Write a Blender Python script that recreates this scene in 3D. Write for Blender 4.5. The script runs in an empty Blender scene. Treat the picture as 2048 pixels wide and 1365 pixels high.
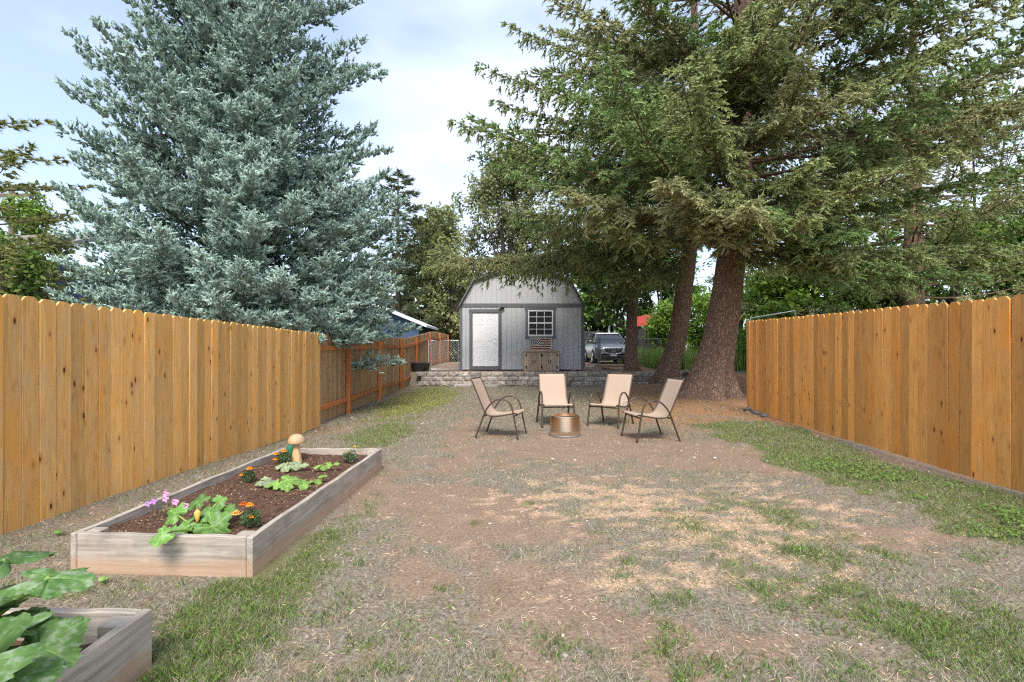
import bpy, bmesh, math, random
import numpy as np
from mathutils import Vector, Matrix
R = math.radians
random.seed(7)
rng = np.random.default_rng(7)
scene = bpy.context.scene
col = scene.collection

# ---------------------------------------------------------------- camera, sky, sun
CAMH = 1.34
cam_d = bpy.data.cameras.new('camera'); cam = bpy.data.objects.new('camera', cam_d); col.objects.link(cam)
cam.location = (0, 0, CAMH); cam.rotation_euler = (R(90), 0, 0)
cam_d.sensor_width = 36; cam_d.lens = 18; cam_d.shift_y = 17.5 / 2048
cam_d.clip_start = .05; cam_d.clip_end = 2000
scene.camera = cam
scene.view_settings.view_transform = 'Standard'; scene.view_settings.look = 'None'
scene.view_settings.exposure = 1.5; scene.view_settings.gamma = 1
scene.cycles.use_denoising = False; scene.cycles.filter_width = 1.2
SUN_EL, SUN_AZ = R(50), R(180)        # azimuth: clockwise from +Y
w = bpy.data.worlds.new('World'); scene.world = w; w.use_nodes = True
nt = w.node_tree; nt.nodes.clear()
def nd(nt, t, **k):
    n = nt.nodes.new(t)
    for a, b in k.items(): setattr(n, a, b)
    return n
out = nd(nt, 'ShaderNodeOutputWorld'); bg = nd(nt, 'ShaderNodeBackground'); bg.inputs['Strength'].default_value = .1
sky = nd(nt, 'ShaderNodeTexSky', sky_type='NISHITA'); sky.sun_disc = False
sky.sun_elevation = SUN_EL; sky.sun_rotation = SUN_AZ; sky.air_density = 1.0; sky.dust_density = 1.5; sky.ozone_density = 1.0
tc = nd(nt, 'ShaderNodeTexCoord'); mp = nd(nt, 'ShaderNodeMapping'); mp.inputs['Scale'].default_value = (1, 1, 2.2); mp.inputs['Location'].default_value = (1.3, 0.4, .2)
nz = nd(nt, 'ShaderNodeTexNoise'); nz.inputs['Scale'].default_value = 1.7; nz.inputs['Detail'].default_value = 5; nz.inputs['Roughness'].default_value = .5
rp = nd(nt, 'ShaderNodeValToRGB'); rp.color_ramp.elements[0].position = .42; rp.color_ramp.elements[1].position = .68
rp.color_ramp.elements[0].color = (.30, .30, .30, 1); rp.color_ramp.elements[1].color = (.95, .95, .95, 1)
mx = nd(nt, 'ShaderNodeMix', data_type='RGBA'); mx.inputs['B'].default_value = (4.25, 4.75, 5.6, 1)
L = nt.links.new
L(tc.outputs['Generated'], mp.inputs['Vector']); L(mp.outputs[0], nz.inputs['Vector']); L(nz.outputs['Fac'], rp.inputs[0])
L(sky.outputs[0], mx.inputs['A']); L(rp.outputs[0], mx.inputs['Factor']); L(mx.outputs['Result'], bg.inputs['Color']); L(bg.outputs[0], out.inputs['Surface'])
sd = bpy.data.lights.new('sun', 'SUN'); sd.energy = 1.7; sd.angle = R(22); sd.color = (1, .95, .88)
sun = bpy.data.objects.new('sun', sd); col.objects.link(sun)
sdir = Vector((math.sin(SUN_AZ) * math.cos(SUN_EL), math.cos(SUN_AZ) * math.cos(SUN_EL), math.sin(SUN_EL)))
sun.rotation_euler = sdir.to_track_quat('Z', 'Y').to_euler(); sun.location = (0, -5, 20)

# ---------------------------------------------------------------- helpers
def px(x, y, Y):                       # photo pixel at depth Y -> world point
    return Vector(((x - 1024) / 1024 * Y, Y, CAMH - (y - 700) / 1024 * Y))
def lin(r, g, b):
    f = lambda c: ((c / 255 + .055) / 1.055) ** 2.4 if c > 10 else c / 255 / 12.92
    return (f(r), f(g), f(b))
def S(v, a, b):
    t = np.clip((np.asarray(v, float) - a) / (b - a), 0, 1); return t * t * (3 - 2 * t)
_tab = rng.random((256, 256))
def vn(x, y, f=1., o=0):
    x = np.asarray(x, float) * f + 37.3 + o * 17.1; y = np.asarray(y, float) * f + 11.7 + o * 29.3
    i = np.floor(x).astype(int); j = np.floor(y).astype(int); u = x - i; v = y - j
    u = u * u * (3 - 2 * u); v = v * v * (3 - 2 * v)
    a = _tab[i & 255, j & 255]; b = _tab[(i + 1) & 255, j & 255]; c = _tab[i & 255, (j + 1) & 255]; d = _tab[(i + 1) & 255, (j + 1) & 255]
    return (a * (1 - u) + b * u) * (1 - v) + (c * (1 - u) + d * u) * v
def fbm(x, y, f=1., n=4, o=0):
    s = 0; a = .5
    for k in range(n): s = s + a * vn(x, y, f * 2 ** k, o + k); a *= .5
    return s / (1 - .5 ** n)

def thing(name, label, cat, loc=(0, 0, 0), rz=0, group=None):
    o = bpy.data.objects.new(name, None); col.objects.link(o); o.empty_display_size = .1
    o.location = loc; o.rotation_euler = (0, 0, rz); o['label'] = label; o['category'] = cat
    if group: o['group'] = group
    return o
def tag(o, label, cat, group=None, kind=None):
    o['label'] = label; o['category'] = cat
    if group: o['group'] = group
    if kind: o['kind'] = kind
    return o
def link(name, me, mat, parent=None, loc=None, rot=None):
    o = bpy.data.objects.new(name, me); col.objects.link(o)
    if mat is not None and not me.materials: me.materials.append(mat)
    if parent is not None: o.parent = parent
    if loc is not None: o.location = loc
    if rot is not None: o.rotation_euler = rot
    return o
def copy_tree(o, parent=None):
    c = o.copy(); col.objects.link(c); c.parent = parent
    for ch in list(o.children): copy_tree(ch, c)
    return c

class MB:
    def __init__(s): s.v = []; s.f = []
    def add(s, vs, fs):
        n = len(s.v); s.v += [tuple(v) for v in vs]; s.f += [tuple(i + n for i in f) for f in fs]; return s
    def box(s, c, d, m=None):
        vs = [Vector((sx * d[0] / 2, sy * d[1] / 2, sz * d[2] / 2)) for sx in (-1, 1) for sy in (-1, 1) for sz in (-1, 1)]
        if m is not None: vs = [m @ v for v in vs]
        return s.add([v + Vector(c) for v in vs], [(0, 1, 3, 2), (4, 6, 7, 5), (0, 4, 5, 1), (2, 3, 7, 6), (0, 2, 6, 4), (1, 5, 7, 3)])
    def bx(s, x0, x1, y0, y1, z0, z1): return s.box(((x0 + x1) / 2, (y0 + y1) / 2, (z0 + z1) / 2), (x1 - x0, y1 - y0, z1 - z0))
    def bar(s, a, b, wd, th, up=(0, 0, 1)):       # box from a to b
        a = Vector(a); b = Vector(b); d = (b - a); l = d.length; d.normalize(); up = Vector(up)
        sd = d.cross(up)
        if sd.length < 1e-4: sd = d.cross(Vector((0, 1, 0)))
        sd.normalize(); u = sd.cross(d)
        m = Matrix((sd, d, u)).transposed()
        return s.box((a + b) / 2, (wd, l, th), m)
    def tube(s, pts, r, n=8, caps=True, flat=1.0, fl_axis=None):
        pts = [Vector(p) for p in pts]; k = len(pts); rs = [float(q) for q in r] if hasattr(r, '__len__') else [r] * k
        vs = []; prev = None
        for i, p in enumerate(pts):
            t = (pts[min(i + 1, k - 1)] - pts[max(i - 1, 0)]).normalized()
            if prev is None:
                ref = Vector(fl_axis) if fl_axis else (Vector((0, 0, 1)) if abs(t.z) < .9 else Vector((1, 0, 0)))
            else: ref = prev
            a = (ref - t * ref.dot(t)).normalized(); b = t.cross(a); prev = a
            for j in range(n):
                q = 2 * math.pi * j / n; vs.append(p + rs[i] * (math.cos(q) * a + flat * math.sin(q) * b))
        fs = [(i * n + j, i * n + (j + 1) % n, (i + 1) * n + (j + 1) % n, (i + 1) * n + j) for i in range(k - 1) for j in range(n)]
        if caps: fs += [tuple(range(n - 1, -1, -1)), tuple((k - 1) * n + j for j in range(n))]
        return s.add(vs, fs)
    def lathe(s, prof, c=(0, 0, 0), n=32, fn=None):
        vs = []; k = len(prof)
        for (r, z) in prof:
            for j in range(n):
                q = 2 * math.pi * j / n; rr = r * (fn(q, z) if fn else 1); vs.append((c[0] + rr * math.cos(q), c[1] + rr * math.sin(q), c[2] + z))
        fs = [(i * n + j, i * n + (j + 1) % n, (i + 1) * n + (j + 1) % n, (i + 1) * n + j) for i in range(k - 1) for j in range(n)]
        fs += [tuple(range(n - 1, -1, -1)), tuple((k - 1) * n + j for j in range(n))]
        return s.add(vs, fs)
    def prism(s, poly, y0, y1):                   # polygon in XZ extruded in y
        n = len(poly); vs = [(x, y0, z) for x, z in poly] + [(x, y1, z) for x, z in poly]
        return s.add(vs, [tuple(range(n)), tuple(range(2 * n - 1, n - 1, -1))] + [(i, i + n, (i + 1) % n + n, (i + 1) % n) for i in range(n)])
    def mesh(s, name, mat, bevel=0, smooth=False, off=None):
        me = bpy.data.meshes.new(name); vs = s.v
        if off is not None: vs = [(a - off[0], b - off[1], c - off[2]) for a, b, c in vs]
        me.from_pydata(vs, [], s.f)
        bm = bmesh.new(); bm.from_mesh(me)
        bmesh.ops.recalc_face_normals(bm, faces=bm.faces)
        if bevel: bmesh.ops.bevel(bm, geom=list(bm.edges), offset=bevel, segments=1, affect='EDGES', profile=.5)
        if smooth:
            for f in bm.faces: f.smooth = True
        bm.to_mesh(me); bm.free()
        if smooth == 'angle': me.set_sharp_from_angle(angle=R(40))
        me.materials.append(mat); return me
    def build(s, name, mat, parent=None, bevel=0, smooth=False, world=False):
        off = parent.location if (world and parent is not None) else None
        return link(name, s.mesh(name, mat, bevel, smooth, off), None, parent)

def poly_mesh(name, V, C, mat):
    """V (N,k,3) separate polygons, C (N,3) or (N,k,3) colours"""
    N, k, _ = V.shape; me = bpy.data.meshes.new(name)
    me.vertices.add(N * k); me.vertices.foreach_set('co', V.reshape(-1).astype(np.float32))
    me.loops.add(N * k); me.loops.foreach_set('vertex_index', np.arange(N * k, dtype=np.int32))
    me.polygons.add(N); me.polygons.foreach_set('loop_start', np.arange(0, N * k, k, dtype=np.int32)); me.polygons.foreach_set('loop_total', np.full(N, k, np.int32))
    if C.ndim == 2: C = np.repeat(C[:, None, :], k, 1)
    ca = np.ones((N * k, 4), np.float32); ca[:, :3] = C.reshape(-1, 3)
    at = me.color_attributes.new('Col', 'FLOAT_COLOR', 'POINT'); at.data.foreach_set('color', ca.reshape(-1))
    me.update(calc_edges=True); me.materials.append(mat); return me
def nrm(a): return a / (np.linalg.norm(a, axis=-1, keepdims=True) + 1e-9)

# ---------------------------------------------------------------- materials
def new_mat(name):
    m = bpy.data.materials.new(name); m.use_nodes = True; nt = m.node_tree
    return m, nt, nt.nodes['Principled BSDF'], nt.links.new
def mixc(nt, a, b, fac, mode='MIX'):
    n = nt.nodes.new('ShaderNodeMix'); n.data_type = 'RGBA'; n.blend_type = mode
    for key, v in (('A', a), ('B', b), ('Factor', fac)):
        if hasattr(v, 'is_linked') or hasattr(v, 'links'): nt.links.new(v, n.inputs[key])
        elif key == 'Factor': n.inputs[key].default_value = v
        else: n.inputs[key].default_value = (*v[:3], 1)
    return n.outputs['Result']
def noise(nt, vec, scale, detail=4, rough=.55, dist=0):
    n = nt.nodes.new('ShaderNodeTexNoise'); n.inputs['Scale'].default_value = scale; n.inputs['Detail'].default_value = detail
    n.inputs['Roughness'].default_value = rough; n.inputs['Distortion'].default_value = dist; nt.links.new(vec, n.inputs['Vector']); return n.outputs['Fac']
def ramp(nt, fac, p0, p1, c0=(0, 0, 0), c1=(1, 1, 1)):
    n = nt.nodes.new('ShaderNodeValToRGB'); e = n.color_ramp.elements
    e[0].position = p0; e[1].position = p1; e[0].color = (*c0, 1); e[1].color = (*c1, 1); nt.links.new(fac, n.inputs[0]); return n.outputs['Color']
def coords(nt, scale=(1, 1, 1), rand=True, kind='Object'):
    t = nt.nodes.new('ShaderNodeTexCoord'); m = nt.nodes.new('ShaderNodeMapping'); m.inputs['Scale'].default_value = scale
    v = t.outputs[kind]
    oi = nt.nodes.new('ShaderNodeObjectInfo')
    if rand:
        mu = nt.nodes.new('ShaderNodeMath'); mu.operation = 'MULTIPLY'; mu.inputs[1].default_value = 57.; nt.links.new(oi.outputs['Random'], mu.inputs[0])
        va = nt.nodes.new('ShaderNodeVectorMath'); va.operation = 'ADD'; nt.links.new(v, va.inputs[0]); nt.links.new(mu.outputs[0], va.inputs[1]); v = va.outputs[0]
    nt.links.new(v, m.inputs['Vector']); return m.outputs[0], oi
def bump(nt, b, h, strength, dist):
    n = nt.nodes.new('ShaderNodeBump'); n.inputs['Strength'].default_value = strength; n.inputs['Distance'].default_value = dist
    nt.links.new(h, n.inputs['Height']); nt.links.new(n.outputs[0], b.inputs['Normal'])
def simple(name, c, rough=.6, var=.2, scale=10, metal=0, bmp=.15, bd=.004, stretch=(1, 1, 1), rand=True, objvar=0, spec=.4):
    m, nt, b, L = new_mat(name); v, oi = coords(nt, stretch, rand); f = noise(nt, v, scale, 5)
    c0 = tuple(x * (1 - var) for x in c); c1 = tuple(min(1, x * (1 + var)) for x in c)
    o = ramp(nt, f, .3, .7, c0, c1)
    if objvar:
        mr = nt.nodes.new('ShaderNodeMapRange'); mr.inputs['To Min'].default_value = 1 - objvar; mr.inputs['To Max'].default_value = 1 + objvar
        L(oi.outputs['Random'], mr.inputs['Value']); hs = nt.nodes.new('ShaderNodeHueSaturation'); L(o, hs.inputs['Color']); L(mr.outputs[0], hs.inputs['Value']); o = hs.outputs[0]
    L(o, b.inputs['Base Color']); b.inputs['Roughness'].default_value = rough; b.inputs['Metallic'].default_value = metal; b.inputs['Specular IOR Level'].default_value = spec
    if bmp: bump(nt, b, f, bmp, bd)
    return m
def vcol(name, rough=.6, trans=.0, spec=.25):
    m, nt, b, L = new_mat(name); a = nt.nodes.new('ShaderNodeVertexColor'); a.layer_name = 'Col'
    L(a.outputs[0], b.inputs['Base Color']); b.inputs['Roughness'].default_value = rough; b.inputs['Specular IOR Level'].default_value = spec
    if trans:
        t = nt.nodes.new('ShaderNodeBsdfTranslucent'); L(a.outputs[0], t.inputs[0]); mxs = nt.nodes.new('ShaderNodeMixShader'); mxs.inputs[0].default_value = trans
        L(b.outputs[0], mxs.inputs[1]); L(t.outputs[0], mxs.inputs[2]); L(mxs.outputs[0], nt.nodes['Material Output'].inputs['Surface'])
    return m
def fence_wood(name, c1, c2, grey, greyamt, knots=True):
    m, nt, b, L = new_mat(name)
    v, oi = coords(nt, (1, 1, 1)); vs, _ = coords(nt, (26, 10, 1.1)); vb, _ = coords(nt, (5, 5, 1.2)); vk, _ = coords(nt, (11, 0.01, 4.2))
    g = noise(nt, vs, 1.6, 8, .68, 1.6); bl = noise(nt, vb, 1.0, 4); bl2 = noise(nt, vb, 2.3, 3)
    o = ramp(nt, g, .36, .64, tuple(x * .92 for x in c1), tuple(x * 1.06 for x in c2))
    o = mixc(nt, o, tuple(x * y for x, y in zip(c2, (1.02, .80, .50))), ramp(nt, bl, .52, .62, (0, 0, 0), (.75, .75, .75)))
    o = mixc(nt, o, grey, ramp(nt, bl2, .50, .72, (0, 0, 0), (greyamt,) * 3))
    o = mixc(nt, o, tuple(x * .68 for x in c1), ramp(nt, noise(nt, vb, 3.1, 5, .6, .8), .56, .70, (0, 0, 0), (.6, .6, .6)))
    if knots:
        vo = nt.nodes.new('ShaderNodeTexVoronoi'); vo.inputs['Scale'].default_value = 1; L(vk, vo.inputs['Vector']); vo.inputs['Randomness'].default_value = 1
        k = ramp(nt, vo.outputs['Distance'], .075, .13, (1, 1, 1), (0, 0, 0)); k2 = ramp(nt, vo.outputs['Distance'], .13, .30, (.55, .55, .55), (0, 0, 0))
        cu = nt.nodes.new('ShaderNodeSeparateColor'); L(vo.outputs['Color'], cu.inputs[0])
        sel = ramp(nt, cu.outputs[0], .42, .46); k = mixc(nt, k, sel, 1, 'MULTIPLY'); k2 = mixc(nt, k2, sel, 1, 'MULTIPLY')
        o = mixc(nt, o, tuple(x * y for x, y in zip(c1, (.75, .6, .5))), k2); o = mixc(nt, o, (.07, .035, .015), k)
    mr = nt.nodes.new('ShaderNodeMapRange'); mr.inputs['To Min'].default_value = .74; mr.inputs['To Max'].default_value = 1.18
    L(oi.outputs['Random'], mr.inputs['Value']); hs = nt.nodes.new('ShaderNodeHueSaturation'); L(o, hs.inputs['Color']); L(mr.outputs[0], hs.inputs['Value'])
    L(hs.outputs[0], b.inputs['Base Color']); b.inputs['Roughness'].default_value = .72; b.inputs['Specular IOR Level'].default_value = .25
    bump(nt, b, g, .35, .003); return m
M = {}
M['fenceL'] = fence_wood('cedar boards', (.72, .365, .105), (.86, .50, .17), (.60, .43, .26), .5)
M['fenceR'] = fence_wood('amber boards', (.66, .29, .07), (.82, .39, .11), (.54, .28, .11), .45)
M['fenceB'] = fence_wood('weathered boards', (.34, .20, .10), (.48, .31, .165), (.38, .29, .20), .7)
M['stain'] = fence_wood('red stain posts', (.46, .155, .045), (.54, .20, .06), (.34, .16, .07), .3, False)
def bed_wood():
    m, nt, b, L = new_mat('grey bed timber'); vs, oi = coords(nt, (1.5, 30, 30)); v, _ = coords(nt, (1, 1, 1)); vw = nt.nodes.new('ShaderNodeTexCoord')
    g = noise(nt, vs, 1.5, 7, .65, .6); bl = noise(nt, v, 5, 5)
    o = ramp(nt, g, .3, .7, (.25, .21, .17), (.54, .475, .40)); o = mixc(nt, o, (.18, .158, .135), ramp(nt, bl, .52, .7, (0, 0, 0), (.6, .6, .6)))
    # soil splash stain along the lower edge
    sp = nt.nodes.new('ShaderNodeSeparateXYZ'); L(vw.outputs['Object'], sp.inputs[0])
    ad = nt.nodes.new('ShaderNodeMath'); ad.operation = 'MULTIPLY_ADD'; ad.inputs[1].default_value = -.12; L(bl, ad.inputs[0]); L(sp.outputs[2], ad.inputs[2])
    o = mixc(nt, o, (.46, .27, .15), ramp(nt, ad.outputs[0], -.05, .05, (.6, .6, .6), (0, 0, 0)))
    L(o, b.inputs['Base Color']); b.inputs['Roughness'].default_value = .85; bump(nt, b, g, .5, .004); return m
M['bed'] = bed_wood()
def bark(name, c0, c1, sc=9):
    m, nt, b, L = new_mat(name); v, _ = coords(nt, (1, 1, .38), False)
    vo = nt.nodes.new('ShaderNodeTexVoronoi'); vo.feature = 'DISTANCE_TO_EDGE'; vo.inputs['Scale'].default_value = sc
    dn = nt.nodes.new('ShaderNodeTexNoise'); dn.inputs['Scale'].default_value = 11; dn.inputs['Detail'].default_value = 4; L(v, dn.inputs['Vector'])
    va = nt.nodes.new('ShaderNodeVectorMath'); va.operation = 'MULTIPLY_ADD'; va.inputs[1].default_value = (.22, .22, .22); L(dn.outputs['Color'], va.inputs[0]); L(v, va.inputs[2]); L(va.outputs[0], vo.inputs['Vector'])
    n = noise(nt, v, 22, 6, .65); h = ramp(nt, vo.outputs['Distance'], .0, .22)
    o = mixc(nt, ramp(nt, n, .3, .7, c0, c1), tuple(x * .55 for x in c0), ramp(nt, vo.outputs['Distance'], .0, .12, (.6, .6, .6), (0, 0, 0)))
    L(o, b.inputs['Base Color']); b.inputs['Roughness'].default_value = .92; b.inputs['Specular IOR Level'].default_value = .15
    hh = mixc(nt, h, n, .5, 'ADD'); bump(nt, b, hh, .9, .035); return m
M['bark'] = bark('spruce bark', (.215, .13, .088), (.45, .30, .215), 19)
M['barkgrey'] = bark('grey bark', (.09, .07, .055), (.20, .16, .13), 14)
M['needle'] = vcol('needles', .62, .12, .2); M['leaf'] = vcol('leaves', .55, .3, .3); M['grass'] = vcol('grass blades', .65, .25, .2); M['chips'] = vcol('chips', .85, 0, .15)
M['sid'] = simple('grey siding', (.46, .47, .475), .75, .05, 30, bmp=.2, bd=.002, objvar=.035)
M['trim'] = simple('charcoal trim', (.13, .135, .145), .65, .08, 20, bmp=.08)
M['white'] = simple('white paint', (.86, .86, .86), .45, .03, 8, bmp=0)
M['roofing'] = simple('dark shingle', lin(75, 76, 80), .9, .25, 40)
M['chrome'] = simple('chrome', (.7, .7, .7), .25, .05, 8, 1, 0)
M['black'] = simple('black metal', (.02, .02, .022), .45, .1, 8, 0, 0)
M['dark'] = simple('dark interior', (.05, .04, .035), .9, .2, 5)
M['frame'] = simple('bronze tube', (.085, .06, .045), .42, .12, 20, .35, 0)
M['cabinet'] = fence_wood('barn wood', (.36, .27, .20), (.58, .46, .36), (.46, .39, .33), .7)
M['stone'] = simple('split block', (.34, .30, .26), .92, .45, 9, bmp=.7, bd=.02, objvar=.3)
M['cap'] = simple('flat stone', (.36, .32, .28), .9, .25, 9, bmp=.4, bd=.01, objvar=.1)
M['galv'] = simple('galvanised', (.55, .56, .57), .4, .1, 12, .7, 0)
M['wire'] = simple('dull wire', (.22, .22, .22), .5, .1, 12, .5, 0)
M['pot'] = simple('dark pot', (.045, .042, .04), .5, .15, 8)
M['soil'] = simple('garden soil', (.085, .045, .027), .95, .5, 22, bmp=.9, bd=.02)
M['timber'] = fence_wood('landscape timber', (.22, .15, .10), (.35, .25, .17), (.25, .22, .18), .6, False)
M['turned'] = fence_wood('turned pine', (.55, .365, .205), (.66, .475, .295), (.55, .39, .23), .2, False)
M['greenglass'] = simple('green enamel', (.03, .16, .09), .3, .3, 10, 0, 0)
M['paint'] = simple('grey car paint', (.32, .32, .325), .22, .03, 8, .75, 0, rand=False)
M['paint2'] = simple('black car paint', (.02, .02, .022), .5, .05, 8, 0, 0, spec=.25)
M['tyre'] = simple('tyre', (.02, .02, .02), .85, .1, 8, bmp=0)
M['lens'] = simple('headlight lens', (.55, .57, .6), .08, .05, 8, .4, 0)
M['plate'] = simple('plate', (.65, .67, .72), .5, .12, 60, bmp=0)
M['blue'] = simple('blue siding', (.045, .09, .16), .7, .1, 12, objvar=.08)
M['bluedark'] = simple('slate blue siding', lin(58, 72, 92), .7, .1, 12)
M['metalroof'] = simple('pale metal roof', (.72, .74, .76), .45, .06, 6, 0, 0)
M['beige'] = simple('beige siding', (.48, .44, .40), .8, .08, 8)
M['shingle'] = simple('grey shingle', (.25, .23, .22), .9, .2, 20)
M['red'] = simple('red metal roof', (.55, .09, .06), .5, .1, 6, 0, 0)
M['pole'] = simple('weathered pole', (.16, .12, .09), .9, .25, 6, stretch=(6, 6, 1))
M['navy'] = simple('navy paint', (.015, .022, .05), .7, .2, 20); M['brownred'] = simple('scorched red stripe', (.13, .03, .02), .75, .45, 18)
M['cream'] = simple('cream paint', (.60, .50, .40), .8, .15, 20); M['orange'] = simple('yellow plastic', (.75, .38, .05), .5, .1, 9)
M['rock'] = simple('dark rock', (.13, .12, .115), .95, .3, 12, bmp=.5, bd=.02)
M['brickred'] = simple('brick red timber', (.28, .07, .035), .8, .2, 9)
def glass():
    m, nt, b, L = new_mat('window glass'); b.inputs['Base Color'].default_value = (.02, .022, .025, 1); b.inputs['Roughness'].default_value = .04; b.inputs['Specular IOR Level'].default_value = .22
    t = nt.nodes.new('ShaderNodeBsdfTransparent'); t.inputs[0].default_value = (.55, .55, .55, 1); s = nt.nodes.new('ShaderNodeMixShader'); s.inputs[0].default_value = .5
    L(b.outputs[0], s.inputs[1]); L(t.outputs[0], s.inputs[2]); L(s.outputs[0], nt.nodes['Material Output'].inputs['Surface']); return m
M['glass'] = glass()
M['carglass'] = simple('car glass', (.03, .035, .04), .05, .02, 5, 0, 0, spec=.8)
def steel():
    m, nt, b, L = new_mat('heat tinted steel'); v, _ = coords(nt, (1, 1, 1), False); n = noise(nt, v, 3, 4); v2, _ = coords(nt, (1, 1, 60), False); n2 = noise(nt, v2, 3, 3)
    sp = nt.nodes.new('ShaderNodeSeparateXYZ'); t = nt.nodes.new('ShaderNodeTexCoord'); L(t.outputs['Object'], sp.inputs[0])
    mm = nt.nodes.new('ShaderNodeMath'); mm.operation = 'MULTIPLY_ADD'; mm.inputs[1].default_value = .25; L(n, mm.inputs[0]); L(sp.outputs[2], mm.inputs[2])
    o = ramp(nt, mm.outputs[0], .2, .42, (.78, .66, .54), (.66, .43, .26)); o = mixc(nt, o, (.72, .66, .58), ramp(nt, n2, .45, .75, (0, 0, 0), (.4, .4, .4)))
    L(o, b.inputs['Base Color']); b.inputs['Metallic'].default_value = 1; b.inputs['Roughness'].default_value = .3; b.inputs['Anisotropic'].default_value = .6; return m
M['steel'] = steel()
def sling():
    m, nt, b, L = new_mat('tan sling fabric'); v, _ = coords(nt, (6, 160, 160), False); g = noise(nt, v, 1.2, 3)
    L(ramp(nt, g, .3, .7, (.36, .265, .19), (.47, .36, .275)), b.inputs['Base Color']); b.inputs['Roughness'].default_value = .8; b.inputs['Specular IOR Level'].default_value = .2
    bump(nt, b, g, .25, .002); return m
M['sling'] = sling()
def leafmat(name, c0, c1, bloom=0.):
    m, nt, b, L = new_mat(name); v, oi = coords(nt); n = noise(nt, v, 14, 5); n2 = noise(nt, v, 30, 4)
    o = ramp(nt, n, .3, .7, c0, c1)
    va = nt.nodes.new('ShaderNodeVertexColor'); va.layer_name = 'Vein'; o = mixc(nt, o, tuple(min(1, x * 1.7 + .05) for x in c1), mixc(nt, (0, 0, 0), (.75, .75, .75), va.outputs[0]))
    if bloom: o = mixc(nt, o, (.42, .47, .38), ramp(nt, mixc(nt, n2, n, .35), .50, .62, (0, 0, 0), (bloom,) * 3))
    mr = nt.nodes.new('ShaderNodeMapRange'); mr.inputs['To Min'].default_value = .75; mr.inputs['To Max'].default_value = 1.25
    L(oi.outputs['Random'], mr.inputs['Value']); hs = nt.nodes.new('ShaderNodeHueSaturation'); L(o, hs.inputs['Color']); L(mr.outputs[0], hs.inputs['Value']); o = hs.outputs[0]
    L(o, b.inputs['Base Color']); b.inputs['Roughness'].default_value = .68; b.inputs['Specular IOR Level'].default_value = .22
    t = nt.nodes.new('ShaderNodeBsdfTranslucent'); L(o, t.inputs[0]); s = nt.nodes.new('ShaderNodeMixShader'); s.inputs[0].default_value = .25
    L(b.outputs[0], s.inputs[1]); L(t.outputs[0], s.inputs[2]); L(s.outputs[0], nt.nodes['Material Output'].inputs['Surface']); bump(nt, b, n2, .3, .004); return m
M['zuc'] = leafmat('squash leaf', (.09, .19, .04), (.17, .33, .07), .35); M['zucbig'] = leafmat('mildewed squash leaf', (.065, .14, .035), (.125, .235, .06), .5)
M['stem'] = simple('green stem', (.22, .33, .06), .5, .2, 10, bmp=0); M['mari'] = leafmat('marigold leaf', (.07, .12, .05), (.14, .20, .08))
M['wilt'] = leafmat('wilted leaf', (.20, .27, .13), (.36, .42, .24)); M['strawb'] = leafmat('young leaf', (.13, .26, .05), (.24, .38, .09))
M['oflower'] = simple('orange petals', (.85, .32, .02), .6, .25, 40, bmp=.3); M['rflower'] = simple('rust petals', (.55, .13, .02), .6, .3, 40, bmp=.3)
M['pflower'] = simple('pink petals', (.70, .30, .52), .6, .15, 30); M['vflower'] = simple('purple petals', (.45, .22, .65), .6, .15, 30); M['yflower'] = simple('yellow blossom', (.80, .45, .10), .6, .2, 20)

# ---------------------------------------------------------------- ground
def gz(x, y):
    x = np.asarray(x, float); y = np.asarray(y, float)
    z = -.14 * S(-x, 1, 3.7) * S(y, 4, 10) * (1 - S(y, 13, 18.5))
    z = z + .10 * S(x, 2.5, 4.8) * S(y, 6, 10.5) * (1 - S(y, 15, 19)) + .22 * np.exp(-((x - 6.3) ** 2 / 5.5 + (y - 17) ** 2 / 7)) * (y < 19.2)
    edge = S(y, 19.02, 19.25); slope = S(y, 13, 20)
    k = S(x, 6.3, 7.5); z = z * (1 - edge) + .5 * (edge * (1 - k) + slope * k * (1 - edge) + k * edge)
    z = z + .12 * S(y, 21, 26) + .012 * (fbm(x, y, 1.3, 3) - .5) * S(y, 1, 3) + .014 * (fbm(x, y, 5, 3, 9) - .5) * (y < 19)
    return z
GZ = lambda x, y: float(gz(x, y))
def ell(x, y, cx, cy, rx, ry): return np.exp(-(((x - cx) / rx) ** 2 + ((y - cy) / ry) ** 2))
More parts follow.
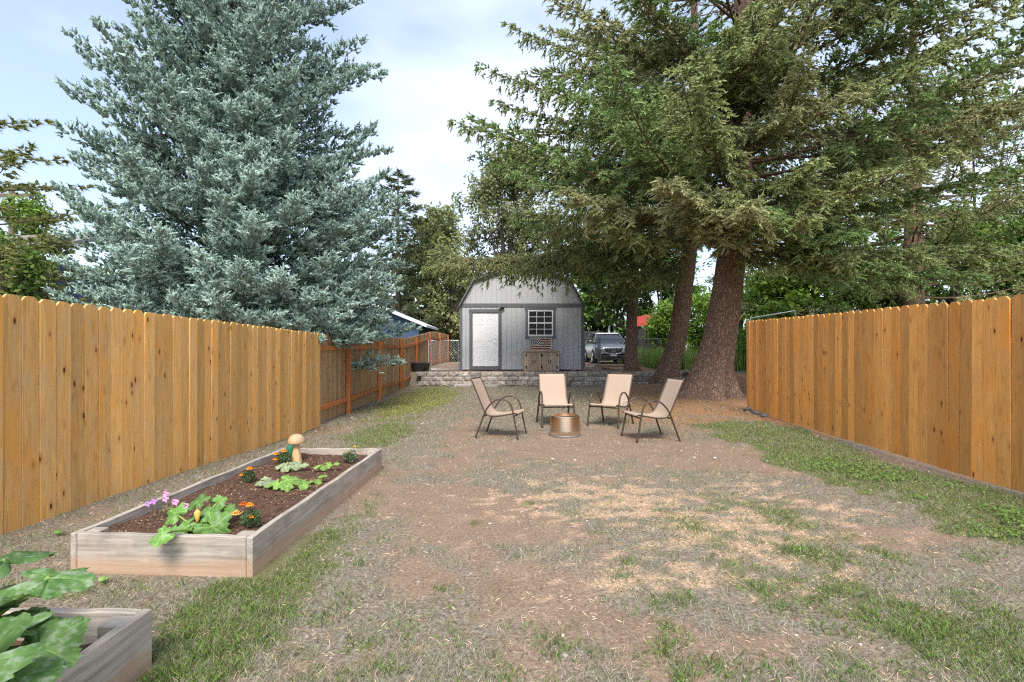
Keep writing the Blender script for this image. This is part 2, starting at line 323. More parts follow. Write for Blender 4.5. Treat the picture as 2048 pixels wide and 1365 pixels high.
def masks(x, y):
    n1 = fbm(x, y, .9, 4, 1); n2 = fbm(x, y, 3.2, 4, 5); n3 = fbm(x, y, 8, 3, 8)
    n4 = fbm(x, y, 2.0, 3, 12); n5 = vn(x, y, 14, 3); xb = x + .7 * (n4 - .5) + .4 * (n2 - .5); band = S(xb, 3.0 - .10 * (y - 5), 3.7) * (1 - S(xb, 4.4, 4.75))
    g = (1.65 * ell(x, y, -2.6, 14.5, 1.0, 3.9) + 1.0 * ell(x, y, -2.1, 8.3, .7, 1.4) + 1.5 * ell(x, y, -1.40, 2.75, .26, .75) + .62 * ell(x, y, -1.22, 4.3, .25, 1.0)
         + 1.6 * band * S(y, 2.6, 4.2) * (1 - S(y, 8, 10)) + 1.6 * ell(x, y, 2.3, 2.15, .38, .40) + .46 * ell(x, y, 2.2, 3.0, 1.0, .7) + .42 * ell(x, y, 1.2, 4.0, 1.1, 1.1) + .5 * ell(x, y, 2.1, 4.5, .5, .8)
         + .45 * ell(x, y, -2.3, 2.75, .9, .3) + .40 * ell(x, y, -.6, 2.5, .7, .6) + .42 * ell(x, y, .8, 17, 2.2, 1.2) + .42 * ell(x, y, -3.2, 5, .4, 2.5) + .38 * ell(x, y, .5, 2.2, 1.2, .4) + .15)
    green = S(g * (.28 + .75 * n2 + .75 * n4) + .42 * (n3 - .5) + .25 * (n5 - .5), .60, 1.05)
    d = (1.0 * ell(x, y, .9, 7.2, 1.5, 1.3) + .8 * ell(x, y, -.65, 4.35, .7, .6) + .5 * ell(x, y, -.75, 9, .3, 2.5) + .5 * ell(x, y, -.6, 3.1, .4, .5) + .5 * ell(x, y, -1.35, 5.2, .25, .5)
         + .75 * ell(x, y, 1.05, 2.25, .7, .25) + .35 * ell(x, y, -.45, 2.3, .6, .25) + .8 * ell(x, y, 3.0, 6.6, .8, 1.0) + .5 * ell(x, y, 2.7, 3.6, .5, .3) + .35 * ell(x, y, .1, 3.6, .35, 1.2)
         + .9 * S(y, 19.2, 19.6) + .35 * ell(x, y, .2, 2.9, .5, .35) + .25 * S(x, 4.4, 4.7) * S(y, 3, 6) + .16)
    dirt = S(d * (.35 + .9 * n1 + .5 * n4) + 1.3 * (n2 - .5) + .35 * (n3 - .5), .34, .66)
    litter = S((1.3 * ell(x, y, 5.0, 13.5, 3.2, 4.6) + .45 * S(x, 4.1, 4.7) * S(y, 5, 9) + .6 * ell(x, y, -3.3, 9.6, .8, 2.0) + 1.0 * ell(x, y, 6.5, 19, 2, 3) + .35 * ell(x, y, 2.6, 9, 1.2, 1.5)) * (.4 + 1.1 * n2), .36, .8)
    st = (1.0 * ell(x, y, .95, 4.6, 1.1, .95) + .95 * ell(x, y, 1.75, 3.5, .8, .6) + .8 * ell(x, y, .6, 2.95, .6, .25) + .6 * ell(x, y, 2.5, 4.7, .6, .8))
    blob = .6 * vn(x, y * 1.5, 7.5, 31) + .4 * vn(x, y * 1.5, 17, 33)
    straw = S(np.minimum(st, 1) * .42 + blob, .77, 1.0)
    return green, dirt * (1 - green * .8), litter * (1 - green), straw * (1 - green * .5)
def inside_bed(x, y):
    return ((x > -2.68) & (x < -1.42) & (y > 3.0) & (y < 5.8)) | ((x > -2.7) & (x < -1.5) & (y < 2.2))
def lines(segs):
    o = []
    for a, b, s in segs: o += list(np.arange(a, b - 1e-6, s))
    return np.array(o + [segs[-1][1]])
gx = lines([(-400, -60, 60), (-60, -14, 6), (-14, -4.4, .6), (-4.4, 5.6, .062), (5.6, 14, .4), (14, 60, 6), (60, 400, 60)])
gy = lines([(-60, 0, 10), (0, 1.6, .2), (1.6, 7, .05), (7, 20.4, .10), (20.4, 40, .7), (40, 100, 6), (100, 500, 50)])
X, Y = np.meshgrid(gx, gy); Z = gz(X, Y); nx, ny = len(gx), len(gy)
me = bpy.data.meshes.new('ground'); V = np.stack([X, Y, Z], -1).reshape(-1, 3)
i = np.arange(ny - 1)[:, None] * nx + np.arange(nx - 1)[None, :]
F = np.stack([i, i + 1, i + 1 + nx, i + nx], -1).reshape(-1, 4)
me.vertices.add(len(V)); me.vertices.foreach_set('co', V.reshape(-1).astype(np.float32)); me.loops.add(F.size); me.loops.foreach_set('vertex_index', F.reshape(-1).astype(np.int32))
me.polygons.add(len(F)); me.polygons.foreach_set('loop_start', np.arange(0, F.size, 4, dtype=np.int32)); me.polygons.foreach_set('loop_total', np.full(len(F), 4, np.int32))
g_, d_, l_, s_ = masks(X, Y); ca = np.stack([g_, d_, l_, s_], -1).reshape(-1, 4).astype(np.float32)
far = (np.abs(X) > 8) | (Y > 32); ca.reshape(ny, nx, 4)[far] = (.8, .1, 0, 0)
at = me.color_attributes.new('Mask', 'FLOAT_COLOR', 'POINT'); at.data.foreach_set('color', ca.reshape(-1)); me.update(calc_edges=True)
me.polygons.foreach_set('use_smooth', np.ones(len(F), bool))
def ground_mat():
    m, nt, b, L = new_mat('yard ground'); v, _ = coords(nt, (1, 1, 1), False); a = nt.nodes.new('ShaderNodeVertexColor'); a.layer_name = 'Mask'
    sp = nt.nodes.new('ShaderNodeSeparateColor'); L(a.outputs[0], sp.inputs[0])
    n1 = noise(nt, v, 3, 6, .6); n2 = noise(nt, v, 45, 5, .65); n3 = noise(nt, v, 140, 3, .6); n4 = noise(nt, v, 12, 5, .6)
    dirt = mixc(nt, ramp(nt, n1, .3, .7, (.205, .142, .098), (.305, .225, .163)), ramp(nt, n2, .36, .66, (.11, .068, .045), (.40, .29, .21)), .5)
    dirt = mixc(nt, dirt, (.42, .31, .225), ramp(nt, n3, .64, .72, (0, 0, 0), (.65, .65, .65)))
    dry = ramp(nt, n2, .34, .66, (.085, .072, .053), (.34, .295, .23)); dry = mixc(nt, dry, (.225, .155, .105), ramp(nt, n4, .45, .65, (0, 0, 0), (.6, .6, .6)))
    grn = ramp(nt, n2, .3, .7, (.095, .095, .04), (.21, .20, .10)); lit = ramp(nt, n2, .36, .66, (.14, .07, .038), (.48, .28, .15)); stw = ramp(nt, n2, .28, .7, (.30, .19, .115), (.58, .42, .29))
    o = mixc(nt, dry, dirt, sp.outputs[1]); o = mixc(nt, o, lit, sp.outputs[2]); o = mixc(nt, o, stw, a.outputs['Alpha']); o = mixc(nt, o, grn, sp.outputs[0])
    L(o, b.inputs['Base Color']); b.inputs['Roughness'].default_value = .95; b.inputs['Specular IOR Level'].default_value = .1
    h = mixc(nt, n2, n3, .4, 'ADD'); bump(nt, b, h, .7, .015); return m
gr = link('ground', me, ground_mat()); tag(gr, 'patchy backyard ground of bare reddish dirt and thin lawn', 'ground', kind='structure')

# ---- pebbles, cones and clods lying about
bmh = bmesh.new(); bmesh.ops.create_icosphere(bmh, subdivisions=1, radius=1); iv = np.array([v.co[:] for v in bmh.verts]); bmh.verts.index_update(); itri = np.array([[v.index for v in f.verts] for f in bmh.faces]); bmh.free()
n = 620; py_ = (1.9 ** -.4 + rng.random(n) * (17. ** -.4 - 1.9 ** -.4)) ** (-1 / .4); px_ = np.clip(rng.uniform(-1, 1, n) * (py_ * 1.03), -3.5, 4.6) + rng.uniform(-.1, .1, n); kk = ~inside_bed(px_, py_); px_, py_ = px_[kk], py_[kk]; n = len(px_)
sz_ = (.004 + .010 * rng.random(n) ** 2.5) * np.clip(py_ / 4, .8, 2.2); sh3 = rng.uniform(.7, 1.3, (n, 12, 3)); PV = iv[None] * sh3 * sz_[:, None, None] * np.array([1.25, 1, .6]) + np.stack([px_, py_, gz(px_, py_) + sz_ * .25], -1)[:, None]
PC = np.array([(.30, .26, .22), (.20, .12, .08), (.42, .38, .33)])[rng.integers(0, 3, n)] * rng.uniform(.7, 1.2, (n, 1)); peb = (PV[:, itri].reshape(-1, 3, 3), np.repeat(PC, 20, 0))
# ---- grass blades
def blades(n, xr, yr, kind, lo, hi, wd):
    y0, y1 = yr; u = rng.random(n); y = y0 * (y1 / y0) ** u if kind != 'far' else y0 + (y1 - y0) * u
    half = np.minimum(y * 1.04 + .25, 40); x = np.maximum(-half, xr[0]) + (np.minimum(half, xr[1]) - np.maximum(-half, xr[0])) * rng.random(n)
    return x, y
def make_blades(x, y, ln, wd, lean, C, two=True, z0=None, flat=None):
    n = len(x); az = rng.random(n) * 6.283; la = rng.random(n) * 6.283
    d = np.stack([np.cos(la), np.sin(la), np.zeros(n)], -1); sd = np.stack([-np.sin(az), np.cos(az), np.zeros(n)], -1) * (wd / 2)[:, None]
    p = np.stack([x, y, (gz(x, y) if z0 is None else z0) - .004], -1); up = np.array([0, 0, 1.])
    hv = np.sqrt(np.clip(1 - lean ** 2, 0.01, 1))
    mid = p + (d * (lean * .45)[:, None] + up * (hv * .62)[:, None]) * ln[:, None]; tip = p + (d * lean[:, None] + up * (hv * .95)[:, None]) * ln[:, None]
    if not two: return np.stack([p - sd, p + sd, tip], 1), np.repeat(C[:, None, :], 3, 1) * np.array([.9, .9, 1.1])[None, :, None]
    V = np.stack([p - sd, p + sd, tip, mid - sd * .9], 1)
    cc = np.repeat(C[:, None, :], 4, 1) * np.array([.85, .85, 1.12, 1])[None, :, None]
    return V, cc
def stuff(name, V, C, mat, label, cat):
    o = link(name, poly_mesh(name, V, C, mat), None); return tag(o, label, cat, kind='stuff')
def sample(n, yr, xr=(-3.66, 4.7)):
    u = rng.random(n); y = (yr[0] ** -.55 + u * (yr[1] ** -.55 - yr[0] ** -.55)) ** (-1 / .55)
    half = y * 1.06 + .3; a = np.maximum(-half, xr[0]); b = np.minimum(half, xr[1]); x = a + (b - a) * rng.random(n); k = ~inside_bed(x, y); return x[k], y[k]
stuff('pebbles', peb[0], peb[1], M['chips'], 'small pebbles and dirt clods scattered over the yard', 'pebbles')
pv = lambda n, c, v=.25, h=.1: np.array(c)[None] * (1 + v * (rng.random((n, 1)) * 2 - 1)) * (1 + h * (rng.random((n, 3)) * 2 - 1))
x, y = sample(330000, (1.75, 18.8)); g, d, l, s = masks(x, y); tuft = fbm(x, y, 9, 2, 3)
k = rng.random(len(x)) < np.clip(g * 1.0 + .10 * (tuft > .60) * (1 - d), 0, 1); x, y = x[k], y[k]; n = len(x)
sc = np.clip(y / 5, .75, 2.6); ln = (.018 + .028 * rng.random(n)) * (1 + .45 * (tuft[k] > .6)) * (.85 + .15 * sc)
c = pv(n, (.175, .265, .06), .45, .15); yl = rng.random(n) < .30; c[yl] = pv(yl.sum(), (.28, .26, .15), .3)
yel = S(y, 9, 12)[:, None]; c = c * (1 - yel) + c * np.array([1.6, 1.3, .9]) * yel
Vg, Cg = make_blades(x, y, ln, .0032 * sc * (1 + .5 * rng.random(n)), rng.random(n) ** .7 * .9, c)
tu = [(1100, 1285, 1), (1110, 1310, .9), (1545, 1345, 1), (1368, 1200, 1.1), (1325, 1212, .8), (1662, 1262, 1.2), (1592, 1105, .8), (1700, 1352, .9), (1830, 1272, 1.3), (1770, 1112, .9), (1730, 1200, .7), (1255, 1125, .8), (1240, 1150, .9), (1420, 1330, .6), (730, 1290, .8), (1015, 1350, .8), (760, 1340, .9), (1440, 1345, 1), (880, 1180, .5), (1560, 1220, .7), (640, 1240, .7), (720, 1130, .5), (950, 1050, .5), (1060, 1010, .5), (1660, 1190, .8), (1900, 1190, .8), (1950, 1120, .8)]
for (qx, qy, s_) in tu:
    Y0 = 1372 / (qy - 700); X0 = (qx - 1024) / 1024 * Y0; m_ = int(70 * s_) + 15; a_ = rng.normal(size=(m_, 2)) * .05 * s_
    v_, c_ = make_blades(X0 + a_[:, 0] * 1.2, Y0 + a_[:, 1], (.022 + .035 * rng.random(m_)) * (.6 + .4 * s_), .0028 + .002 * rng.random(m_), rng.random(m_) * .8, pv(m_, (.14, .235, .055), .4, .12)); Vg = np.concatenate([Vg, v_]); Cg = np.concatenate([Cg, c_])
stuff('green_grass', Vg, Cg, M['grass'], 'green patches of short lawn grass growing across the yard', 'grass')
x, y = sample(330000, (1.75, 18.8)); g, d, l, s = masks(x, y); tuft = fbm(x, y, 6, 3, 23)
k = rng.random(len(x)) < np.clip((1 - d) * (1 - .7 * l) * (1 - .6 * s) * S(tuft, .30, .62) * .85 + .05, 0, 1); x, y = x[k], y[k]; n = len(x); sc = np.clip(y / 5, .75, 2.6)
c = pv(n, (.38, .335, .265), .6); gg = rng.random(n) < .40; c[gg] = pv(gg.sum(), (.21, .26, .115), .4)
Vd, Cd = make_blades(x, y, (.03 + .040 * rng.random(n)) * (.8 + .2 * sc), .0034 * sc * (1 + .5 * rng.random(n)), .55 + .44 * rng.random(n), c, two=False)
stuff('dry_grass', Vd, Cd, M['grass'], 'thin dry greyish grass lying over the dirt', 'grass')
x, y = sample(230000, (1.8, 17)); g, d, l, s = masks(x, y)
k = rng.random(len(x)) < np.clip(s * .8 + .20 * l + .07, 0, 1); x, y, s2, l2 = x[k], y[k], s[k], l[k]; n = len(x); sc = np.clip(y / 5, .7, 2.4)
c = pv(n, (.66, .47, .315), .35); q = l2 > s2; c[q] = pv(q.sum(), (.42, .215, .10), .35)
Vs, Cs = make_blades(x, y, (.014 + .03 * rng.random(n)) * (.8 + .2 * sc), .0045 * sc, .90 + .095 * rng.random(n), c, z0=gz(x, y) + .006 * rng.random(n))
stuff('straw', Vs, Cs, M['chips'], 'pale straw and orange needle litter scattered on the bare ground', 'straw')

n = 4500; y = 3.6 + 3.2 * rng.random(n) ** 1.2; x = 3.85 + .28 * rng.normal(size=n) - .03 * (y - 4); k = (vn(x, y, 2.6, 41) > .48) & (x < 4.45); x, y = x[k], y[k]; n = len(x); p = np.stack([x, y, gz(x, y) + .012 + .03 * rng.random(n)], -1)
nv = nrm(rng.normal(size=(n, 3)) * .45 + np.array([0, -.2, 1])); t = nrm(np.cross(nv, rng.normal(size=(n, 3)))); u = np.cross(nv, t); s_ = (.010 + .012 * rng.random(n))[:, None]
stuff('clover', np.stack([p - t * s_, p - t * s_ * .2 + u * s_ * .6, p + t * s_, p - t * s_ * .2 - u * s_ * .6], 1), pv(n, (.145, .225, .05), .4), M['leaf'], 'bright leafy clover patches in the strip along the right fence', 'clover')
# ---------------------------------------------------------------- fences
def dogear(wd, h, th, v):
    e = .028 + .006 * v; j = .002 * v
    p = [(-wd / 2, 0), (wd / 2, 0), (wd / 2 - j, h - e), (wd / 2 - e, h), (-wd / 2 + e, h), (-wd / 2 + j, h - e)]
    return MB().prism(p, -th / 2, th / 2)
def flat_board(wd, h, th): return MB().prism([(-wd / 2, 0), (wd / 2, 0), (wd / 2, h), (-wd / 2, h)], -th / 2, th / 2)
def fence(root, path, pitch, h, mat, ear=True, jit=.0012, prev=None, sink=.02, hvar=.008):
    wd = pitch - .0035; ms = [(dogear(wd, h, .019, v) if ear else flat_board(wd, h, .018)).mesh('board', mat, bevel=.0012) for v in (-1, 0, 1)]
    a = Vector(path[0]); b = Vector(path[1]); d = (b - a); n = int(d.length / pitch); d.normalize(); az = math.atan2(d.y, d.x)
    nrm_ = Vector((-d.y, d.x))
    for i in range(n):
        p = a + d * pitch * (i + .5) + nrm_ * random.uniform(-jit, jit); z = GZ(p.x, p.y) if prev is None else prev(i / n)
        link('board', ms[random.randrange(3)], None, root, (p.x - root.location.x, p.y - root.location.y, z + sink + random.uniform(-hvar, hvar) - root.location.z), (R(random.uniform(-.25, .25)), R(random.uniform(-.2, .2)), az + R(random.uniform(-.8, .8))))
fl = thing('wooden_fence', 'tall honey-stained cedar privacy fence with dog-ear boards beside the raised beds', 'fence', (-3.69, 6, 0), group='wooden privacy fences')
fence(fl, ((-3.69, 2.0), (-3.68, 9.9)), .142, 1.78, M['fenceL'], prev=lambda t: -.03 - .12 * t)
for z in (.35, 1.0, 1.55): MB().bx(-3.745, -3.705, 2.0, 9.85, z - .12, z - .03).build('rail', M['fenceL'], fl, world=True)
fr = thing('wooden_fence', 'amber-stained dog-ear privacy fence along the green strip beside the big spruces', 'fence', (4.7, 6, 0), group='wooden privacy fences')
fence(fr, ((4.80, 10.45), (4.60, 2.4)), .142, 1.80, M['fenceR'], prev=lambda t: .10 - .11 * t)
for z in (.4, 1.0, 1.55): MB().bar((4.65 + .01, 2.4, z), (4.83 + .015, 10.4, z + .1), .04, .09).build('rail', M['fenceR'], fr, world=True)
MB().bx(4.825, 4.915, 10.37, 10.46, -.05, 1.9).build('post', M['fenceR'], fr, bevel=.006, world=True)
fb = thing('wooden_fence', 'weathered brown fence with red-stained posts and rails behind the spruce', 'fence', (-3.85, 15, 0), group='wooden privacy fences')
def bz(y): return -.14 + .06 * float(S(y, 11, 16)) + .5 * float(S(y, 17, 26))
BL = 9.95; BE = 37
fence(fb, ((-3.86, BL), (-3.80, BE)), .14, 1.80, M['fenceB'], prev=lambda t: bz(BL + t * (BE - BL)), hvar=.012)
posts = [11.85, 14.65, 17.5, 20.3, 23.6, 26.8, 30.2, 33.8]
for i, y in enumerate(posts):
    z = bz(y); MB().box((-3.78, y, z + .87), (.09, .10, 1.80)).build('post', M['stain'], fb, bevel=.006, world=True)
yy = [BL] + posts
for a, b in zip(yy[:-1], yy[1:]):
    for dz in (.33, 1.52):
        MB().bar((-3.80, a + .05, bz(a) + dz + random.uniform(-.02, .02)), (-3.80, b - .05, bz(b) + dz + random.uniform(-.02, .02)), .04, .088).build('rail', M['stain'], fb, world=True)

# ---------------------------------------------------------------- raised beds
def raised_bed(label, FL, FR, BR, BLc, h, soilz, wob=.03):
    c = (Vector(FL) + Vector(BR)) / 2; root = thing('raised_bed', label, 'raised bed', (c.x, c.y, 0), group='timber raised garden beds')
    def side(p, q, trim0, trim1, z0=-.02):
        p = Vector((*p, 0)); q = Vector((*q, 0)); d = (q - p).normalized(); nn = Vector((-d.y, d.x, 0)) * .02
        a = p + d * trim0 + nn; b = q - d * trim1 + nn; l = (b - a).length
        m = MB(); n = 14
        vs = []
        for i in range(n + 1):
            t = i / n; e = .003 * math.sin(i * 1.7 + p.x * 9) ; 
            for (yy_, zz) in ((-.019, z0), (.019, z0), (.019, h + e), (-.019, h + e)): vs.append((t * l - l / 2, yy_, zz))
        fs = [(i * 4 + j, i * 4 + (j + 1) % 4, i * 4 + 4 + (j + 1) % 4, i * 4 + 4 + j) for i in range(n) for j in range(4)] + [(3, 2, 1, 0), tuple(n * 4 + j for j in range(4))]
        m.add(vs, fs); o = m.build('plank', M['bed'], root); mid = (a + b) / 2
        o.location = (mid.x - c.x, mid.y - c.y, 0); o.rotation_euler = (0, 0, math.atan2(d.y, d.x))
        bmm = o.modifiers.new('edge', 'BEVEL'); bmm.width = .004; bmm.limit_method = 'ANGLE'
    side(FL, FR, .042, .042); side(BR, BLc, .042, .042); side(FR, BR, 0, 0); side(BLc, FL, 0, 0)
    for (p, sx, sy) in ((FL, 1, 1), (FR, -1, 1), (BR, -1, -1), (BLc, 1, -1)):
        MB().box((p[0] + sx * .088 - c.x, p[1] + sy * .088 - c.y, h / 2 - .012), (.088, .088, h + .01)).build('corner_post', M['bed'], root, bevel=.004)
    nx_, ny_ = 46, 90; m = MB(); ins = .041
    xs0, xs1, ys0, ys1 = FL[0] + ins, FR[0] - ins, FL[1] + ins, BR[1] - ins
    U = np.linspace(0, 1, nx_); Vv = np.linspace(0, 1, ny_); vs = []
    for v in Vv:
        for u in U:
            lft = FL[0] * (1 - v) + BLc[0] * v + ins; rgt = FR[0] * (1 - v) + BR[0] * v - ins; fy = FL[1] * (1 - u) + FR[1] * u + ins; by = BLc[1] * (1 - u) + BR[1] * u - ins
            x = lft + (rgt - lft) * u; y = fy + (by - fy) * v; vs.append((x, y, soilz + .05 * (float(fbm(x, y, 3.5, 3, 2)) - .5) + .018 * (float(fbm(x, y, 22, 2, 4)) - .5)))
    m.add(vs, [(j * nx_ + i, j * nx_ + i + 1, (j + 1) * nx_ + i + 1, (j + 1) * nx_ + i) for j in range(ny_ - 1) for i in range(nx_ - 1)])
    so = m.build('soil', M['soil'], None, smooth=True); return root, so, (xs0, xs1, ys0, ys1)
def soil_z(x, y, soilz): return soilz + .05 * (float(fbm(x, y, 3.5, 3, 2)) - .5) + .018 * (float(fbm(x, y, 22, 2, 4)) - .5)
SZ1, SZ2 = .175, .115
b1, so1, r1 = raised_bed('long grey weathered timber bed with marigolds and a wooden mushroom', (-2.66, 3.08), (-1.53, 3.02), (-1.455, 5.74), (-2.575, 5.76), .235, SZ1)
tag(so1, 'dark brown mulchy soil in the long marigold bed', 'soil', kind='stuff')
b2, so2, r2 = raised_bed('grey timber bed in the near corner under huge squash leaves', (-2.70, -.35), (-1.56, -.35), (-1.53, 2.18), (-2.70, 2.20), .24, SZ2)
tag(so2, 'dark soil in the near corner bed under squash leaves', 'soil', kind='stuff')
n = 7000; x = rng.uniform(r1[0] + .02, r1[1], n); y = rng.uniform(r1[2], r1[3], n); z = SZ1 + .05 * (fbm(x, y, 3.5, 3, 2) - .5) + .018 * (fbm(x, y, 22, 2, 4) - .5) + .005
c = pv(n, (.17, .085, .05), .6); q = rng.random(n) < .13; c[q] = pv(q.sum(), (.48, .33, .22), .3)
Vs, Cs = make_blades(x, y, .010 + .018 * rng.random(n), .004 + .005 * rng.random(n), .88 + .11 * rng.random(n), c, z0=z)
stuff('mulch', Vs, Cs, M['chips'], 'brown wood chip mulch scattered over the long bed soil', 'mulch')
n = 2500; x = rng.uniform(-2.6, -1.6, n); y = rng.uniform(.9, 2.1, n); z = SZ2 + .05 * (fbm(x, y, 3.5, 3, 2) - .5) + .018 * (fbm(x, y, 22, 2, 4) - .5) + .005
c = pv(n, (.17, .085, .05), .6); Vs, Cs = make_blades(x, y, .012 + .03 * rng.random(n), .003 + .004 * rng.random(n), .88 + .11 * rng.random(n), c, z0=z)
stuff('mulch', Vs, Cs, M['chips'], 'brown chips and dry stalks on the near corner bed soil', 'mulch')

# ---------------------------------------------------------------- garden plants
def squash_leaf(r, mat, lobes=5, ser=.07, depth=.25, cup=.12, seed=0, rings=7, seg=60):
    rr = random.Random(seed); ph = rr.random() * 6; vs = [(0, 0, 0)]; vc = [1.]; cx, cy = rr.uniform(0, 50), rr.uniform(0, 50)
    jag = [rr.uniform(-1, 1) for _ in range(seg)]
    for k in range(1, rings + 1):
        t = k / rings
        for j in range(seg):
            q = 2 * math.pi * j / seg; sn = abs(math.sin(lobes * q / 2))
            lob = 1 - depth * t * sn ** 2.2; notch = 1 - .8 * math.exp(-((abs(q - math.pi)) / .25) ** 2)
            e = 1 + ser * t ** 3 * (((j % 4) - 1.5) / 1.5 + .6 * jag[j]); R_ = r * t * lob * notch * e; x, y = R_ * math.cos(q), R_ * math.sin(q)
            dv = sn * t; side = abs(math.sin((t * 5 + sn * 1.2) * math.pi)) if sn > .12 else 0
            z = -cup * r * t * t - .06 * r * math.exp(-(dv / .07) ** 2) * (1 - .5 * t) + .08 * r * t * t * math.sin(q * 3 + ph) + .03 * r * t * math.sin(q * 7 + ph * 2) + .045 * r * (float(vn(x / r * 4 + cx, y / r * 4 + cy)) - .5) + .02 * r * (side - .5)
            vs.append((x, y, z)); vc.append(max(math.exp(-(dv / .05) ** 2) * (1 - .4 * t), .35 * (side < .22) * (sn > .12)))
    fs = [(0, 1 + j, 1 + (j + 1) % seg) for j in range(seg)]
    for k in range(rings - 1):
        o = 1 + k * seg; fs += [(o + j, o + seg + j, o + seg + (j + 1) % seg, o + (j + 1) % seg) for j in range(seg)]
    me = bpy.data.meshes.new('leaf'); me.from_pydata(vs, [], fs); at = me.color_attributes.new('Vein', 'FLOAT_COLOR', 'POINT')
    at.data.foreach_set('color', np.repeat(np.array(vc, np.float32)[:, None], 4, 1).reshape(-1)); me.polygons.foreach_set('use_smooth', np.ones(len(fs), bool)); me.materials.append(mat); return me
def put_leaf(root, p, r, az, tilt, mat, seed, base, stem=True, roll=0, sr=.006, face=0., **k):
    o = link('leaf', squash_leaf(r, mat, seed=seed, **k), None, root)
    o.location = p; o.rotation_euler = (Matrix.Rotation(face, 3, 'X') @ Matrix.Rotation(az, 3, 'Z') @ Matrix.Rotation(tilt, 3, 'Y') @ Matrix.Rotation(roll, 3, 'X')).to_euler()
    if stem:
        a = Vector(base); b = Vector(p); mid = (a + b) / 2 + Vector((0, 0, .10 * (b - a).length))
        pts = [(1 - t) ** 2 * a + 2 * t * (1 - t) * mid + t * t * b for t in [i / 6 for i in range(7)]]
        MB().tube(pts, [sr * (1.3 - .5 * i / 6) for i in range(7)], 6).build('stalk', M['stem'], root, smooth=True)
# zucchini in long bed: base about pixel (395,1062)
def at_soil(x, y, soilz=SZ1):
    Y = 1024 * (CAMH - soilz) / (y - 700); return ((x - 1024) / 1024 * Y, Y)
bx_, by_ = at_soil(393, 1064); z0 = soil_z(bx_, by_, SZ1)
zr = thing('squash_plant', 'bright green squash plant spilling over the front of the long bed', 'plant', (bx_, by_, z0 - .01))
spec = [(325, 1066, -.31, .085, 200), (350, 1024, .0, .085, 150), (425, 1050, -.03, .115, -25), (395, 1000, .10, .075, 95), (437, 1000, .16, .055, 40), (418, 1022, .06, .085, 55), (372, 1046, -.02, .075, 215), (455, 1018, .16, .07, 10), (405, 1035, .05, .07, 300), (362, 1058, -.06, .06, 180)]
for i, (qx, qy, dy, r, az) in enumerate(spec):
    P_ = px(qx, qy, by_ + dy); put_leaf(zr, (P_.x - bx_, P_.y - by_, max(P_.z - z0, .03)), r, R(az), R(8 + 8 * (i % 3)), M['zuc'], i, (0, 0, .01), roll=R((-1) ** i * 12), face=R(38 + 6 * (i % 3)), ser=.10)
bl = MB(); bl.lathe([(.004, 0), (.012, .05), (.018, .085), (.008, .10)], (px(395, 1040, by_).x - bx_, 0, .05), 8, lambda q, z: 1 + .25 * math.cos(5 * q)); bl.build('blossom', M['yflower'], zr, smooth=True)
# big squash in near bed
zb = thing('squash_plant', 'huge mildew-speckled squash plant filling the near corner bed', 'plant', (-2.05, 1.62, SZ2))
big = [(10, 1120, 1.95, .17, 160, 8), (100, 1155, 1.78, .145, 15, 10), (0, 1185, 1.8, .17, 100, 22), (50, 1236, 1.82, .132, 35, 20), (75, 1292, 1.60, .145, -8, 14), (25, 1355, 1.48, .13, -30, 15), (15, 1262, 1.62, .12, 200, 10), (5, 1245, 1.72, .09, 120, 20), (-120, 1250, 1.6, .2, 180, 15), (-60, 1330, 1.45, .19, 230, 15), (30, 1325, 1.62, .13, 250, 20)]
for i, (qx, qy, Yd, r, az, tl) in enumerate(big):
    P_ = px(qx, qy, Yd); r *= .92; put_leaf(zb, (P_.x + 2.05, P_.y - 1.62, P_.z - SZ2), r, R(az), R(tl), M['zucbig'], 30 + i, (.0, 0, .0), roll=R((-1) ** i * 9), sr=.011, depth=.22, ser=.05, seg=96, rings=12, face=R(10))
def marigold(qx, qy, flowers, label, s=1.0, white=False):
    X0, Y0 = at_soil(qx, qy); z0 = soil_z(X0, Y0, SZ1); rt = thing('marigold', label, 'flower', (X0, Y0, z0 - .005), group='marigolds in the long bed')
    n = 420; d = nrm(rng.normal(size=(n, 3)) * np.array([1, 1, .9])); rad = .062 * s * rng.random(n) ** .4; p = d * rad[:, None] + np.array([0, 0, .062 * s]); p[:, 2] = np.maximum(p[:, 2], .004)
    t = nrm(rng.normal(size=(n, 3))) * .016 * s; u = nrm(np.cross(t, rng.normal(size=(n, 3)))) * .0045 * s; V = np.stack([p - t, p + u, p + t, p - u], 1)
    C = pv(n, (.10, .16, .06), .4)
    if white: q = rng.random(n) < .25; C[q] = pv(q.sum(), (.45, .45, .38), .2)
    link('foliage', poly_mesh('foliage', V, C, M['leaf']), None, rt)
    for (fx, fy, r, mt) in flowers:
        P_ = px(fx, fy, Y0 - .02); c = Vector((P_.x - X0, -.02 + random.uniform(-.01, .01), P_.z - z0))
        MB().tube([(0, 0, 0), (c.x * .6, c.y * .5, c.z * .6), (c.x, c.y, c.z)], .0025, 5).build('stem', M['mari'], rt)
        m = MB()
        for ring, (nn, rr, zz) in enumerate(((11, 1, -.1), (9, .72, .18), (6, .4, .36))):
            for k in range(nn):
                a = 2 * math.pi * (k + .5 * ring) / nn; ca, sa = math.cos(a), math.sin(a); w2 = r * .34 * rr ** .3
                m.add([(c.x, c.y, c.z + r * .1), (c.x + ca * r * rr * .75 - sa * w2, c.y + sa * r * rr * .75 + ca * w2, c.z + r * zz), (c.x + ca * r * rr, c.y + sa * r * rr, c.z + r * (zz - .12)), (c.x + ca * r * rr * .75 + sa * w2, c.y + sa * r * rr * .75 - ca * w2, c.z + r * zz)], [(0, 1, 2, 3)])
        m.build('flower_head', M[mt], rt)
